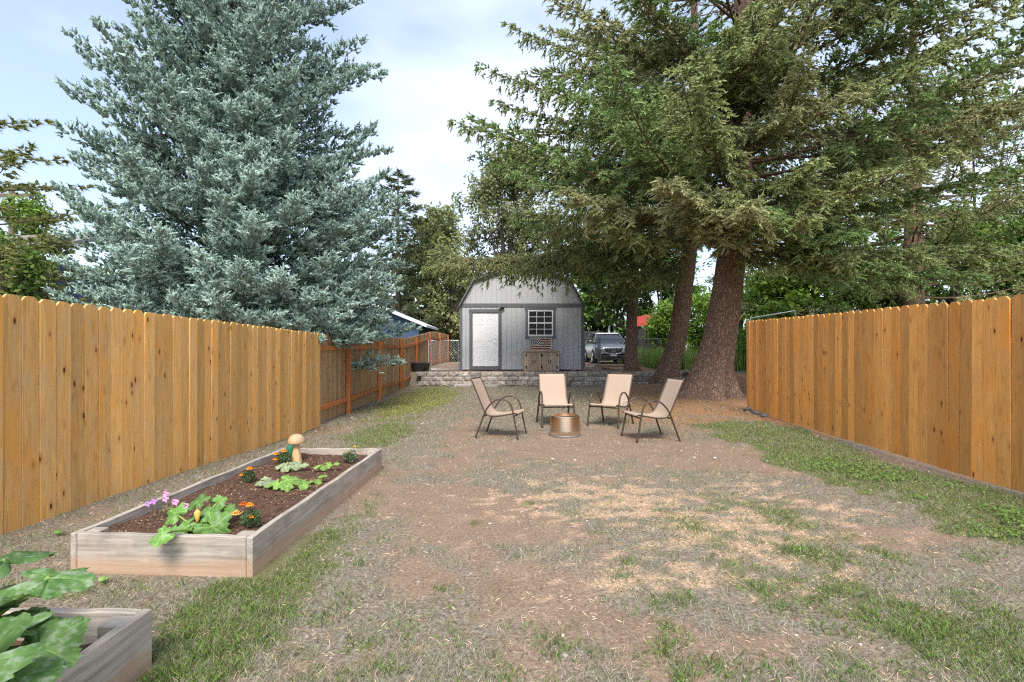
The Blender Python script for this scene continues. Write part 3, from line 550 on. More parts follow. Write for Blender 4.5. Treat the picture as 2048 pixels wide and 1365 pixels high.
marigold(568, 926, [(553, 906, .034, 'oflower'), (567, 901, .036, 'oflower'), (552, 917, .034, 'oflower')], 'marigold with three orange blooms beside the wooden mushroom', 1.15)
marigold(497, 962, [(500, 935, .032, 'oflower'), (484, 948, .021, 'oflower')], 'two-bloom orange marigold near the fence-side board of the bed', .95)
marigold(503, 1055, [(487, 1005, .028, 'rflower'), (498, 1008, .03, 'oflower'), (503, 1032, .022, 'oflower'), (471, 1025, .034, 'yflower')], 'orange and rust marigold just behind the large squash leaves', 1.0)
marigold(700, 924, [(695, 905, .030, 'oflower'), (709, 892, .021, 'yflower'), (717, 906, .018, 'oflower')], 'pale-leaved marigold in the far corner of the bed', 1.2, True)
X0, Y0 = at_soil(345, 1030); z0 = soil_z(X0, Y0, SZ1)
pk = thing('pink_flower', 'straggly pink and purple flower plant by the fence-side board', 'flower', (X0, Y0, z0))
for (fx, fy, r, mt) in ((333, 988, .022, 'pflower'), (332, 998, .022, 'pflower'), (352, 1004, .024, 'pflower'), (374, 1011, .02, 'pflower'), (297, 1008, .02, 'vflower'), (309, 1003, .02, 'vflower')):
    P_ = px(fx, fy, Y0 + random.uniform(-.03, .05)) - Vector((X0, Y0, z0)); MB().tube([(random.uniform(-.04, .04), 0, 0), P_ * .5 + Vector((0, 0, .02)), P_], .0022, 5).build('stem', M['mari'], pk)
    m = MB()
    for k in range(5):
        a = 2 * math.pi * k / 5; ca, sa = math.cos(a), math.sin(a)
        m.add([P_, P_ + Vector((ca * r * .8 - sa * r * .5, sa * r * .4, sa * r * .5 + ca * r * .5)), P_ + Vector((ca * r * 1.2, -.008, sa * r * 1.2)), P_ + Vector((ca * r * .8 + sa * r * .5, sa * r * .4, sa * r * .5 - ca * r * .5))], [(0, 1, 2, 3)])
    m.build('flower_head', M[mt], pk)
n = 120; p = rng.normal(size=(n, 3)) * np.array([.05, .05, .03]) + np.array([-.02, -.02, .04]); t = nrm(rng.normal(size=(n, 3))) * .02; u = nrm(np.cross(t, rng.normal(size=(n, 3)))) * .004
link('foliage', poly_mesh('foliage', np.stack([p - t, p + u, p + t, p - u], 1), pv(n, (.25, .22, .13), .4), M['leaf']), None, pk)
def seedling(qx, qy, specs, label, mat, cat='plant', depth=.2, lobes=5):
    X0, Y0 = at_soil(qx, qy); z0 = soil_z(X0, Y0, SZ1); rt = thing('seedling', label, cat, (X0, Y0, z0), group='young squash plants in the long bed')
    for i, (dx, dy, dz, r, az) in enumerate(specs): put_leaf(rt, (dx, dy, dz), r, R(az), R(12 + 8 * (i % 3)), M[mat], int(qx) + i, (0, 0, 0), sr=.004, roll=R((-1) ** i * 15), depth=depth, lobes=lobes, seg=32, rings=4, face=R(30))
seedling(575, 978, [(-.13, -.02, .05, .05, 190), (-.06, -.05, .06, .05, 250), (.0, .0, .085, .055, 30), (.09, -.01, .07, .05, 0), (.15, -.04, .05, .05, -30), (.03, -.08, .05, .05, 290), (.02, .08, .07, .045, 80), (-.05, .05, .07, .045, 130)], 'bushy light green young squash in the middle of the bed', 'strawb')
seedling(528, 975, [(-.02, 0, .05, .065, 170), (.05, -.02, .045, .06, -20), (.01, .03, .06, .05, 60)], 'grey-green wilted young squash left of the bushy one', 'wilt')
seedling(585, 945, [(-.11, 0, .06, .06, 180), (-.05, -.04, .05, .055, 230), (.04, -.01, .06, .055, 0), (.10, .02, .06, .05, 20), (-.03, .03, .07, .05, 110)], 'drooping pale young squash in front of the mushroom', 'wilt')
seedling(645, 945, [(-.05, 0, .05, .04, 190), (.02, -.02, .045, .035, 280), (.05, .02, .06, .04, 10), (.12, .04, .07, .035, 20)], 'small green young squash toward the path-side board', 'strawb')
seedling(640, 968, [(-.02, -.02, .03, .035, 200), (.02, .01, .06, .04, 60), (-.07, -.04, .025, .035, 210), (.01, -.06, .025, .03, 280)], 'little sprawling young squash close to the path-side board', 'strawb')
for (qx, qy, lab) in ((208, 1168, 'light green weed between the two raised beds'), (118, 1072, 'small green weed near the left fence foot')):
    Yg = 1372 / (qy - 700); Xg = (qx - 1024) / 1024 * Yg; rt = thing('weed', lab, 'plant', (Xg, Yg, GZ(Xg, Yg)))
    for i, (dx, dy, dz, r, az) in enumerate(((-.01, 0, .03, .022, 180), (.012, 0, .035, .022, 20), (0, -.01, .02, .02, 270))): put_leaf(rt, (dx, dy, dz), r, R(az), R(-30), M['strawb'], i, (0, 0, 0), sr=.002, depth=.1, seg=20, rings=3)
# mushroom
X0, Y0 = at_soil(593, 921); z0 = soil_z(X0, Y0, SZ1) - .02
mu = thing('wooden_mushroom', 'carved pale wooden mushroom standing in the long bed', 'ornament', (X0, Y0, z0)); mu.scale = (.84, .84, .86)
MB().lathe([(.066, 0), (.062, .04), (.047, .13), (.036, .20), (.032, .255), (.034, .262)], n=28, fn=lambda q, z: 1 + .03 * math.cos(7 * q + 5)).build('stem', M['turned'], mu, smooth='angle')
MB().lathe([(.03, .25), (.085, .245), (.100, .250), (.104, .262), (.098, .295), (.080, .328), (.052, .350), (.02, .360), (.002, .362)], n=36).build('cap', M['turned'], mu, smooth='angle')
X0, Y0 = at_soil(577, 914); Y0 += .05; z0 = soil_z(X0, Y0, SZ1)
wc = thing('green_pitcher', 'little green metal pitcher with wire handle behind the mushroom', 'pitcher', (X0, Y0, z0 - .01)); wc.scale = (.8, .8, .85)
MB().lathe([(.050, 0), (.056, .02), (.055, .10), (.045, .14), (.036, .155), (.040, .185), (.036, .187), (.03, .155)], n=24).build('body', M['greenglass'], wc, smooth='angle')
MB().tube([(-.038, 0, .17), (-.03, 0, .215), (0, 0, .245), (.03, 0, .215), (.038, 0, .17)], .003, 6).build('handle', M['wire'], wc)

# ---------------------------------------------------------------- chairs and fire pit
def bez(pts, n=40):                                 # Catmull-Rom
    P_ = [Vector(p) for p in pts]; P_ = [2 * P_[0] - P_[1]] + P_ + [2 * P_[-1] - P_[-2]]; o = []; k = len(P_) - 3
    for i in range(n + 1):
        t = i / n * k; j = min(int(t), k - 1); t -= j; a, b, c, d = P_[j:j + 4]
        o.append(.5 * ((2 * b) + (c - a) * t + (2 * a - 5 * b + 4 * c - d) * t * t + (3 * b - a - 3 * c + d) * t ** 3))
    return o
def make_chair(label):
    rt = thing('patio_chair', label, 'chair', group='patio chairs around the fire pit')
    for sg in (-1, 1):
        w_ = .275 * sg
        hoop = bez([(-.36, w_ * 1.06, 0), (-.295, w_ * 1.04, .17), (-.225, w_, .36), (-.17, w_, .47), (-.06, w_, .575), (.07, w_, .60), (.175, w_, .545), (.225, w_, .42), (.265, w_ * 1.02, .22), (.31, w_ * 1.04, 0)], 44)
        MB().tube(hoop, .0125, 8, flat=1.35, fl_axis=(1, 0, 0)).build('arm_and_legs', M['frame'], rt, smooth=True)
        rail = bez([(-.44, w_ * .9, .90), (-.36, w_ * .9, .72), (-.265, w_ * .9, .50), (-.215, w_ * .9, .395), (-.14, w_ * .9, .345), (-.02, w_ * .9, .345), (.16, w_ * .9, .375), (.27, w_ * .9, .395), (.295, w_ * .9, .375)], 34)
        MB().tube(rail, .0115, 8).build('seat_rail', M['frame'], rt, smooth=True)
    path = bez([(-.445, 0, .905), (-.36, 0, .72), (-.265, 0, .50), (-.205, 0, .40), (-.14, 0, .36), (-.02, 0, .357), (.16, 0, .386), (.275, 0, .406), (.297, 0, .38)], 30)
    m = MB(); cs = 9; vs = []
    for i, p in enumerate(path):
        t = i / 30; q = path[min(i + 1, 30)] - path[max(i - 1, 0)]; nn = Vector((q.z, 0, -q.x)).normalized()
        for j in range(cs):
            u = -1 + 2 * j / (cs - 1); sag = .022 * (1 - u * u) * math.sin(math.pi * min(1, t * 1.02)) ; vs.append(p - Vector((0, 0, 0)) + nn * sag * 1.0 + Vector((0, u * .250, 0)))
    m.add(vs, [(i * cs + j, i * cs + j + 1, (i + 1) * cs + j + 1, (i + 1) * cs + j) for i in range(30) for j in range(cs - 1)])
    o = m.build('sling', M['sling'], rt, smooth=True); so = o.modifiers.new('t', 'SOLIDIFY'); so.thickness = .004; so.offset = 0
    for (xx, zz) in ((.235, .345), (-.245, .33)):
        MB().tube([(xx, -.272, zz), (xx, .272, zz)], .011, 8).build('crossbar', M['frame'], rt, smooth=True)
    MB().tube([(-.445, -.247, .90), (-.445, .247, .90)], .011, 8).build('top_bar', M['frame'], rt, smooth=True)
    return rt
def place(o, c, fwd):
    o.location = (c[0], c[1], GZ(*c) - .004); o.rotation_euler = (0, 0, math.atan2(fwd[1], fwd[0]))
ch = make_chair('tan sling patio chair seen side-on, left of the fire pit, facing it')
chairs = [((-.14, 7.96), (.57, -.14), None), ((.78, 9.12), (.06, -.70), 'tan sling patio chair directly behind the fire pit, squarely facing the camera'),
          ((1.74, 9.10), (-.47, -.66), 'tan sling patio chair behind and right of the fire pit, turned toward it'), ((2.05, 7.70), (-.68, -.12), 'tan sling patio chair seen side-on nearest the right fence')]
for i, (c, f, lb) in enumerate(chairs):
    o = ch if i == 0 else copy_tree(ch)
    if lb: o['label'] = lb
    place(o, c, f)
fp = thing('fire_pit', 'round heat-tinted steel fire pit in the middle of the chairs', 'fire pit', (.83, 8.0, GZ(.83, 8.0) - .005))
MB().lathe([(.235, .028), (.244, .045), (.240, .10), (.226, .27), (.222, .30), (.212, .302), (.21, .28)], n=56).build('body', M['steel'], fp, smooth='angle')
MB().lathe([(.20, .30), (.222, .302), (.218, .322), (.19, .333), (.172, .330), (.170, .30), (.168, .12), (.16, .11)], n=56).build('rim', M['steel'], fp, smooth='angle')
MB().lathe([(.236, .0), (.246, .004), (.248, .022), (.240, .03)], n=56).build('base_ring', M['wire'], fp, smooth='angle')
MB().lathe([(.005, .15), (.165, .148), (.165, .14), (.005, .14)], n=32).build('ash_grate', M['black'], fp)
m = MB()
for k in range(30):
    a = 2 * math.pi * k / 30; m.box((.168 * math.cos(a), .168 * math.sin(a), .29), (.012, .012, .012))
m.build('air_holes', M['black'], fp)

# ---------------------------------------------------------------- retaining wall, steps, terrace
rw = thing('retaining_wall', 'low grey split-face block retaining wall in front of the shed', 'wall', (1.6, 19, 0)); rw['kind'] = 'thing'
def block_mesh(wd, h, dp, seed):
    r_ = random.Random(seed); nx_, nz_ = 6, 4; m = MB(); vs = []
    for kz in range(nz_ + 1):
        for kx in range(nx_ + 1):
            u = kx / nx_; v = kz / nz_; ed = (kx in (0, nx_)) or (kz in (0, nz_))
            vs.append(((u - .5) * wd, -dp / 2 + (.028 if ed else 0) + r_.uniform(-.012, .012), (v - .5) * h + (0 if ed else r_.uniform(-.01, .01))))
    fs = [(k * (nx_ + 1) + j, k * (nx_ + 1) + j + 1, (k + 1) * (nx_ + 1) + j + 1, (k + 1) * (nx_ + 1) + j) for k in range(nz_) for j in range(nx_)]
    m.add(vs, fs); n0 = len(m.v); bk = [(-wd / 2, dp / 2, -h / 2), (wd / 2, dp / 2, -h / 2), (wd / 2, dp / 2, h / 2), (-wd / 2, dp / 2, h / 2)]; m.v += bk
    bot = list(range(nx_ + 1)); top = [nz_ * (nx_ + 1) + j for j in range(nx_ + 1)]; lf = [k * (nx_ + 1) for k in range(nz_ + 1)]; rt_ = [k * (nx_ + 1) + nx_ for k in range(nz_ + 1)]
    m.f += [tuple(top + [n0 + 2, n0 + 3]), tuple(bot[::-1] + [n0, n0 + 1]), tuple(lf + [n0 + 3, n0]), tuple(rt_[::-1] + [n0 + 1, n0 + 2]), (n0, n0 + 3, n0 + 2, n0 + 1)]
    return m.mesh('block', M['stone'])
bw = .40; bm_ = [block_mesh(bw - .012, .166, .26, s) for s in range(6)]
for c in range(3):
    x = -3.55 + (.2 if c % 2 else 0) + (.1 if c == 0 else 0)
    while x < 6.75:
        step = .17 if 2.0 < x < 4.9 else .03
        link('block', bm_[random.randrange(6)], None, rw, (x + bw / 2 - 1.6, 19.0 - (2 - c) * step - 19 + random.uniform(-.012, .012), .095 + c * .172), (0, 0, R(random.uniform(-1.5, 1.5)) + (math.pi if False else 0))); x += bw
for c in range(3):                                # return at the right end
    for k in range(3): link('block', bm_[random.randrange(6)], None, rw, (6.75 - 1.6, .25 + k * bw - (.1 if c % 2 else 0), .095 + c * .172), (0, 0, R(90)))
for i, (qx, Yd, wd, lab) in enumerate(((975, 18.55, .75, 'wide flat step stone at the wall foot below the door'), (925, 18.7, .62, 'narrower flat step stone at the wall foot toward the pots'))):
    o = MB().box((0, 0, .03), (wd, .32, .10)).build('step_stone', M['cap'], None, bevel=.02); o.location = ((qx - 1024) / 1024 * Yd, Yd, GZ((qx - 1024) / 1024 * Yd, Yd)); tag(o, lab, 'step stone', 'step stones')
for a, b, lab in (((1205, 728, 22.2), (1243, 742, 19.6), 'weathered timber running from the wall to the wire fence'), ((1190, 727.5, 23.4), (1322, 727.5, 23.4), 'long timber edging at the foot of the wire fence'), ((1372, 741, 19.3), (1395, 752, 17.0), 'short timber edging between the two right-hand trunks')):
    A = px(*a); B = px(*b); A.z = GZ(A.x, A.y) + .04; B.z = GZ(B.x, B.y) + .04; o = MB().bar(A, B, .13, .10).build('landscape_timber', M['timber'], None, bevel=.01); tag(o, lab, 'timber', 'landscape timbers')
for i, (qx, qy, s) in enumerate(((1508, 824, .12), (1524, 829, .10), (1540, 834, .08))):
    Yd = 1024 * (CAMH - .09) / (qy - 700); Xd = (qx - 1024) / 1024 * Yd; m = MB(); bmh = bmesh.new(); bmesh.ops.create_icosphere(bmh, subdivisions=2, radius=s)
    for v in bmh.verts: v.co *= random.uniform(.8, 1.15); v.co.z *= .6
    mh = bpy.data.meshes.new('rock'); bmh.to_mesh(mh); bmh.free(); o = link('rock', mh, M['rock'], None, (Xd - .1, Yd, GZ(Xd, Yd) + .02))
    tag(o, ('largest dark rock at the end of the right fence', 'middle dark rock at the foot of the right fence', 'smallest dark rock at the foot of the right fence')[i], 'rock', 'rocks by the right fence')

# ---------------------------------------------------------------- shed
SY = 20.5; k_ = SY / 1024
sx = lambda x: (x - 1024) * k_
sz = lambda y: CAMH - (y - 700) * k_
sh = thing('garden_shed', 'grey barn-roofed shed with white door and charcoal trim', 'shed', (.39, SY, .5))
x0, x1 = sx(921), sx(1166); xc = (x0 + x1) / 2; zb_, ze, zk, zp = .60, sz(611), sz(562), sz(531); xk = (x1 - x0) / 2 - sx(1024 + 27); DP = 6.0
def roofz(x):
    d = abs(x - xc); hw = (x1 - x0) / 2
    return ze + (zk - ze) * (hw - d) / (hw - xk) if d > xk else zk + (zp - zk) * (xk - d) / xk
dx0, dx1, dz0, dz1 = sx(945), sx(997), .60, sz(626); wx0, wx1, wz0, wz1 = sx(1056), sx(1106), sz(672), sz(621)
edges = list(np.arange(x0, x1, .205)) + [x1]; 
if edges[-1] - edges[-2] < .08: edges.pop(-2)
for a, b in zip(edges[:-1], edges[1:]):
    g = .006; segs = []
    # wall part, cut round door and window
    cuts = sorted({a, b} | {c for c in (dx0, dx1, wx0, wx1) if a < c < b})
    for c0, c1 in zip(cuts[:-1], cuts[1:]):
        mid = (c0 + c1) / 2; l = c0 + (g if c0 == a else 0); r_ = c1 - (g if c1 == b else 0)
        if r_ - l < .004: continue
        if dx0 <= mid <= dx1: segs.append((l, r_, dz1, ze))
        elif wx0 <= mid <= wx1: segs += [(l, r_, zb_, wz0), (l, r_, wz1, ze)]
        else: segs.append((l, r_, zb_, ze))
    m = MB()
    for (l, r_, z0_, z1_) in segs: m.bx(l, r_, SY - .012, SY + .0, z0_, z1_)
    m.build('siding_plank', M['sid'], sh, world=True)
    brk = [a + g] + [c for c in (xc - xk, xc, xc + xk) if a + g < c < b - g] + [b - g]
    MB().prism([(a + g, ze), (b - g, ze)] + [(q, roofz(q)) for q in brk[::-1]], SY - .014, SY - .002).build('gable_plank', M['sid'], sh, world=True)
m = MB()
cuts = [(x0, dx0, zb_, ze), (dx0, dx1, dz1, ze), (dx1, wx0, zb_, ze), (wx0, wx1, zb_, wz0), (wx0, wx1, wz1, ze), (wx1, x1, zb_, ze)]
for (a, b, c, d) in cuts: m.bx(a, b, SY + .014, SY + .06, c, d)
m.prism([(x0, ze), (x1, ze), (xc + xk, zk), (xc, zp), (xc - xk, zk)], SY + .014, SY + .06)
m.bx(x0, x0 + .05, SY + .061, SY + DP, zb_, ze).bx(x1 - .05, x1, SY + .061, SY + DP, zb_, ze).bx(x0 + .05, x1 - .05, SY + DP - .05, SY + DP, zb_, ze).prism([(x0, ze), (x1, ze), (xc + xk, zk), (xc, zp), (xc - xk, zk)], SY + DP - .05, SY + DP)
m.bx(x0, x1, SY + .06, SY + DP - .06, zb_ - .03, zb_ + .02)
m.build('wall', M['sid'], sh, world=True)
m = MB(); OV = .06
P5 = [(x0 - OV, ze - .05), (xc - xk, zk + .05), (xc, zp + .05), (xc + xk, zk + .05), (x1 + OV, ze - .05)]
rf = MB()
for (a, b) in zip(P5[:-1], P5[1:]): rf.prism([a, b, (b[0], b[1] + .05), (a[0], a[1] + .05)], SY - .14, SY + DP + .1)
rf.build('roof', M['roofing'], sh, world=True)
for (a, b) in zip(P5[:-1], P5[1:]):
    MB().prism([(a[0], a[1] - .06), (b[0], b[1] - .06), (b[0], b[1] + .055), (a[0], a[1] + .055)], SY - .165, SY - .142).build('rake_trim', M['trim'], sh, world=True)
MB().bx(x0 - .02, x1 + .02, SY - .04, SY - .015, ze - .07, ze + .07).build('band_trim', M['trim'], sh, world=True)
for (a, b) in ((x0 - .03, x0 + .075), (x1 - .075, x1 + .03)): MB().bx(a, b, SY - .035, SY + .10, zb_ - .05, ze - .07).build('corner_trim', M['trim'], sh, world=True)
MB().bx(x0 + .075, x1 - .075, SY - .03, SY - .013, zb_ - .05, zb_ + .0).build('base_trim', M['sid'], sh, world=True)
m = MB()
for q in np.linspace(x0 + .4, x1 - .4, 5): m.bx(q - .12, q + .12, SY + .02, SY + DP, .42, .57)
m.build('skid', M['timber'], sh, world=True)
for (a, b, c, d) in ((sx(939), dx0, zb_ - .04, sz(625)), (dx1, sx(1003), zb_ - .04, sz(625)), (sx(937.5), sx(1004.5), sz(625), sz(619))): MB().bx(a, b, SY - .045, SY - .013, c, d).build('door_trim', M['trim'], sh, world=True)
MB().bx(dx0, dx1, SY - .05, SY + .0, zb_ - .06, sz(734)).build('door_sill', M['trim'], sh, world=True)
dr = MB().bx(dx0 + .005, dx1 - .005, SY + .01, SY + .045, sz(734) + .02, dz1 - .004).build('door', M['white'], sh, world=True)
dzb, dzt = sz(733), dz1; dw = dx1 - dx0
def recess(l, r_, b, t):                        # raised door panel with a moulding
    o = dr; m = MB(); m.bx(l, r_, SY + .004, SY + .012, b, b + .02).bx(l, r_, SY + .004, SY + .012, t - .02, t).bx(l, l + .02, SY + .004, SY + .012, b + .02, t - .02).bx(r_ - .02, r_, SY + .004, SY + .012, b + .02, t - .02).bx(l + .055, r_ - .055, SY + .005, SY + .012, b + .055, t - .055)
    m.build('panel', M['white'], dr).parent = dr
    dr.children[-1].location = (-sh.location.x, -sh.location.y, -sh.location.z)
H = dzt - dzb
for (b, t) in ((.085, .385), (.46, .79), (.85, .945)):
    for (l, r_) in ((.12, .45), (.55, .88)): recess(dx0 + dw * l, dx0 + dw * r_, dzb + H * b, dzb + H * t)
for (qy, r_) in ((676, .028), (684, .034)):
    m = MB(); c = px(991, qy, SY); m.tube([(c.x, SY + .012, c.z), (c.x, SY - .015, c.z), (c.x, SY - .05, c.z)], [r_ * .9, r_ * .6, r_], 14); o = m.build('door_knob', M['chrome'], dr, smooth='angle'); o.location = -sh.location
for (a, b, c, d) in ((sx(1051), wx0, sz(674), sz(620)), (wx1, sx(1111), sz(674), sz(620)), (sx(1049.5), sx(1112.5), sz(620), sz(616)), (sx(1050), sx(1112), sz(678), sz(674))): MB().bx(a, b, SY - .045, SY - .013, c, d).build('window_trim', M['trim'], sh, world=True)
wf = MB(); fw = .045
wf.bx(wx0, wx1, SY - .03, SY + .03, wz0, wz0 + fw).bx(wx0, wx1, SY - .03, SY + .03, wz1 - fw, wz1).bx(wx0, wx0 + fw, SY - .03, SY + .03, wz0 + fw, wz1 - fw).bx(wx1 - fw, wx1, SY - .03, SY + .03, wz0 + fw, wz1 - fw)
mz = (wz0 + wz1) / 2; wf.bx(wx0 + fw, wx1 - fw, SY - .028, SY + .028, mz - .025, mz + .025)
wo = wf.build('window', M['white'], sh, world=True)
inw = wx1 - wx0 - 2 * fw
for t in (1 / 3, 2 / 3):
    for (c, d) in ((wz0 + fw, mz - .025), (mz + .025, wz1 - fw)):
        o = MB().bx(wx0 + fw + inw * t - .010, wx0 + fw + inw * t + .010, SY - .012, SY + .008, c, d).build('muntin', M['white'], wo); o.location = -sh.location
for (c, d) in ((wz0 + fw, mz - .025), (mz + .025, wz1 - fw)):
    o = MB().bx(wx0 + fw, wx1 - fw, SY - .010, SY + .006, (c + d) / 2 - .010, (c + d) / 2 + .010).build('muntin', M['white'], wo); o.location = -sh.location
    for i in range(3):
        for (e, f) in ((c, (c + d) / 2 - .01), ((c + d) / 2 + .01, d)):
            o = MB().bx(wx0 + fw + inw * i / 3 + .01, wx0 + fw + inw * (i + 1) / 3 - .01, SY + .0, SY + .004, e, f).build('pane', M['glass'], wo); o.location = -sh.location
lc = px(1003, 617, SY); lp = MB(); lp.tube([(lc.x, SY - .012, lc.z + .02), (lc.x, SY - .03, lc.z + .02)], [.07, .07], 14).tube([(lc.x, SY - .03, lc.z + .03), (lc.x, SY - .10, lc.z + .06), (lc.x, SY - .13, lc.z + .0)], .025, 10)
lp2 = lp.build('wall_light', M['black'], sh, smooth='angle', world=True)
for s_ in (-1, 1):
    o = MB().lathe([(.03, 0), (.05, .05), (.052, .06), (.005, .065)], (lc.x + s_ * .075, SY - .1, lc.z - .03), 14).build('lamp_head', M['lens' if s_ < 0 else 'black'], lp2, smooth='angle'); o.location = -sh.location
# things inside, seen dimly through the window
sb = MB().bx(-.5, .5, -.2, .2, .0, .9).bx(-.45, .1, -.15, .15, .9, 1.3).build('storage_crate', M['cabinet'], None); sb.location = (sx(1085), SY + 1.4, .62); tag(sb, 'brown crates dimly seen inside the shed window', 'crate')

# cabinet and flag sign
CY = SY - .5; ck = CY / 1024; cx0, cx1 = (1047.5 - 1024) * ck, (1119 - 1024) * ck; cz0 = GZ((cx0 + cx1) / 2, CY) - .005; cz1 = CAMH - (701.5 - 700) * ck
cb = thing('cabinet', 'rustic barn-wood cabinet with black hinges under the shed window', 'cabinet', ((cx0 + cx1) / 2, CY, cz0)); cw = cx1 - cx0; hh = cz1 - cz0
MB().bx(-cw / 2 + .02, cw / 2 - .02, .0, .45, .0, hh - .05).build('carcass', M['cabinet'], cb)
MB().bx(-cw / 2, cw / 2, -.06, .46, hh - .05, hh).build('top', M['cabinet'], cb, bevel=.005)
for s_ in (-1, 1): MB().bx(s_ * (cw / 2 - .055) - .035, s_ * (cw / 2 - .055) + .035, -.025, -.001, 0, hh - .052).build('stile', M['cabinet'], cb)
d0 = -cw / 2 + .095; dwid = (cw - .19) / 4
for i in range(4):
    root_d = MB().bx(d0 + dwid * i + .004, d0 + dwid * (i + 1) - .004, -.012, -.001, .03, hh - .09).build('door', M['cabinet'], cb)
    for j in range(3): MB().bx(d0 + dwid * i + .008 + (dwid - .016) / 3 * j + .003, d0 + dwid * i + .008 + (dwid - .016) / 3 * (j + 1) - .003, -.026, -.013, .032, hh - .092).build('plank', M['cabinet'], root_d)
    hx = d0 + dwid * (i + (.0 if i % 2 == 0 else 1)); 
    for zz in (.2, .78): MB().bx(hx - .03, hx + .03, -.034, -.027, hh * zz - .05, hh * zz + .05).build('hinge', M['black'], root_d)
    gxp = d0 + dwid * (i + (.86 if i % 2 == 0 else .14)); MB().bx(gxp - .012, gxp + .012, -.045, -.027, hh * .47 - .06, hh * .47 + .06).build('handle', M['black'], root_d)
FY = CY + .18; fk = FY / 1024; fx0, fx1 = (1059.5 - 1024) * fk, (1104 - 1024) * fk; fz1 = CAMH - (676 - 700) * fk
fg = thing('flag_sign', 'wooden stars and stripes flag sign standing on the cabinet', 'sign', ((fx0 + fx1) / 2, FY, cz1)); fw_ = fx1 - fx0; fh = fz1 - cz1
MB().bx(-fw_ / 2 + .05, fw_ / 2 - .05, .012, .02, .05, fh - .05).build('backing', M['dark'], fg)
for (a, b, c, d) in ((-fw_ / 2, fw_ / 2, 0, .055), (-fw_ / 2, fw_ / 2, fh - .055, fh), (-fw_ / 2, -fw_ / 2 + .055, .055, fh - .055), (fw_ / 2 - .055, fw_ / 2, .055, fh - .055)): MB().bx(a, b, -.02, .025, c, d).build('frame_board', M['cabinet'], fg, bevel=.003)
iw, ih = fw_ - .11, fh - .11; sh_ = ih / 9
for i in range(9):
    l = -iw / 2 + (iw * .46 if i >= 4 else 0); b = .055 + i * sh_
    MB().bx(l, iw / 2, -.012, .011, b + .002, b + sh_ - .002).build('stripe_slat', M['brownred' if i % 2 == 0 else 'cream'], fg)
cn = MB().bx(-iw / 2, -iw / 2 + iw * .455, -.013, .010, .055 + 4 * sh_, .055 + ih).build('canton', M['navy'], fg)
m = MB()
for r_ in range(4):
    for c in range(4):
        cxs = -iw / 2 + iw * .455 * (c + .5 + (.25 if r_ % 2 else -.15)) / 4; czs = .055 + 4 * sh_ + 5 * sh_ * (r_ + .5) / 4; pts = []
        for j in range(10): rr = .030 if j % 2 == 0 else .014; a = math.pi / 2 + j * math.pi / 5; pts.append((cxs + rr * math.cos(a), -.0155, czs + rr * math.sin(a)))
        m.add(pts, [tuple(range(10))])
m.build('star_print', M['white'], cn)

# ---------------------------------------------------------------- chain link
def chain(root, a, b, z0, z1, mat, sp=.062, r=.0022):
    a = Vector(a); b = Vector(b); l = (b - a).length; d = (b - a).normalized(); h = z1 - z0; m = MB()
    for s_ in (1, -1):
        k = -h
        while k < l:
            u0, v0, u1, v1 = k, 0, k + h, h
            if u0 < 0: v0 -= u0; u0 = 0
            if u1 > l: v1 -= u1 - l; u1 = l
            if u1 - u0 > .01:
                f = (lambda u: u) if s_ > 0 else (lambda u: l - u)
                off = Vector((-d.y, d.x, 0)) * r * s_
                p = a + d * f(u0) + off; q = a + d * f(u1) + off; m.tube([(p.x, p.y, z0 + v0), (q.x, q.y, z0 + v1)], r, 3, False)
            k += sp * 1.414
    return m.build('wire_mesh', mat, root, world=True)
gt = thing('chain_link_gate', 'silver chain-link gate between the back fence and the shed', 'gate', (-2.7, 20.55, .5))
GY = 20.55; gk = GY / 1024; ga, gb = (862 - 1024) * gk, (917 - 1024) * gk; gzb, gzt = CAMH - (739 - 700) * gk, CAMH - (681 - 700) * gk
MB().tube([(ga, GY, gzb), (gb, GY, gzb), (gb, GY, gzt), (ga, GY, gzt), (ga, GY, gzb)], .021, 8).build('gate_frame', M['galv'], gt, smooth='angle', world=True)
MB().tube([(ga - .10, GY, gzb - .15), (ga - .10, GY, gzt + .03)], .03, 10).build('hinge_post', M['galv'], gt, smooth='angle', world=True)
for zz in (.2, 1.0): MB().tube([(ga - .10, GY - .02, gzb + zz), (ga, GY - .02, gzb + zz)], .016, 6).build('hinge', M['galv'], gt, world=True)
MB().tube([(gb - .02, GY - .03, gzb + .75), (gb + .08, GY - .03, gzb + .75)], .018, 6).build('latch', M['galv'], gt, world=True)
chain(gt, (ga, GY, 0), (gb, GY, 0), gzb, gzt, M['galv'], .075, .0028)
cf = thing('chain_link_fence', 'dark chain-link fence with posts in front of the parked car', 'fence', (5, 23.5, .5))
CFY = 23.6; q = CFY / 1024; fx = lambda x: (x - 1024) * q; zb2 = .58; zt2 = CAMH - (678.5 - 700) * q
for x in (1169, 1196.5, 1200, 1288, 1322): MB().tube([(fx(x), CFY, .4), (fx(x), CFY, zt2 + (.08 if x in (1196.5, 1200) else .02))], .03, 8).build('post', M['wire'], cf, smooth='angle', world=True)
MB().tube([(fx(1169), CFY, zt2), (fx(1196.5), CFY, zt2)], .02, 6).build('rail', M['wire'], cf, world=True); MB().tube([(fx(1200), CFY, zt2), (fx(1322), CFY, zt2)], .02, 6).build('rail', M['wire'], cf, world=True)
MB().tube([(fx(1169), CFY, zb2), (fx(1196.5), CFY, zb2)], .02, 6).build('rail', M['galv'], cf, world=True)
chain(cf, (fx(1200), CFY, 0), (fx(1322), CFY, 0), zb2, zt2, M['wire'], .09, .0024); chain(cf, (fx(1169), CFY, 0), (fx(1196.5), CFY, 0), zb2, zt2, M['wire'], .09, .0024)
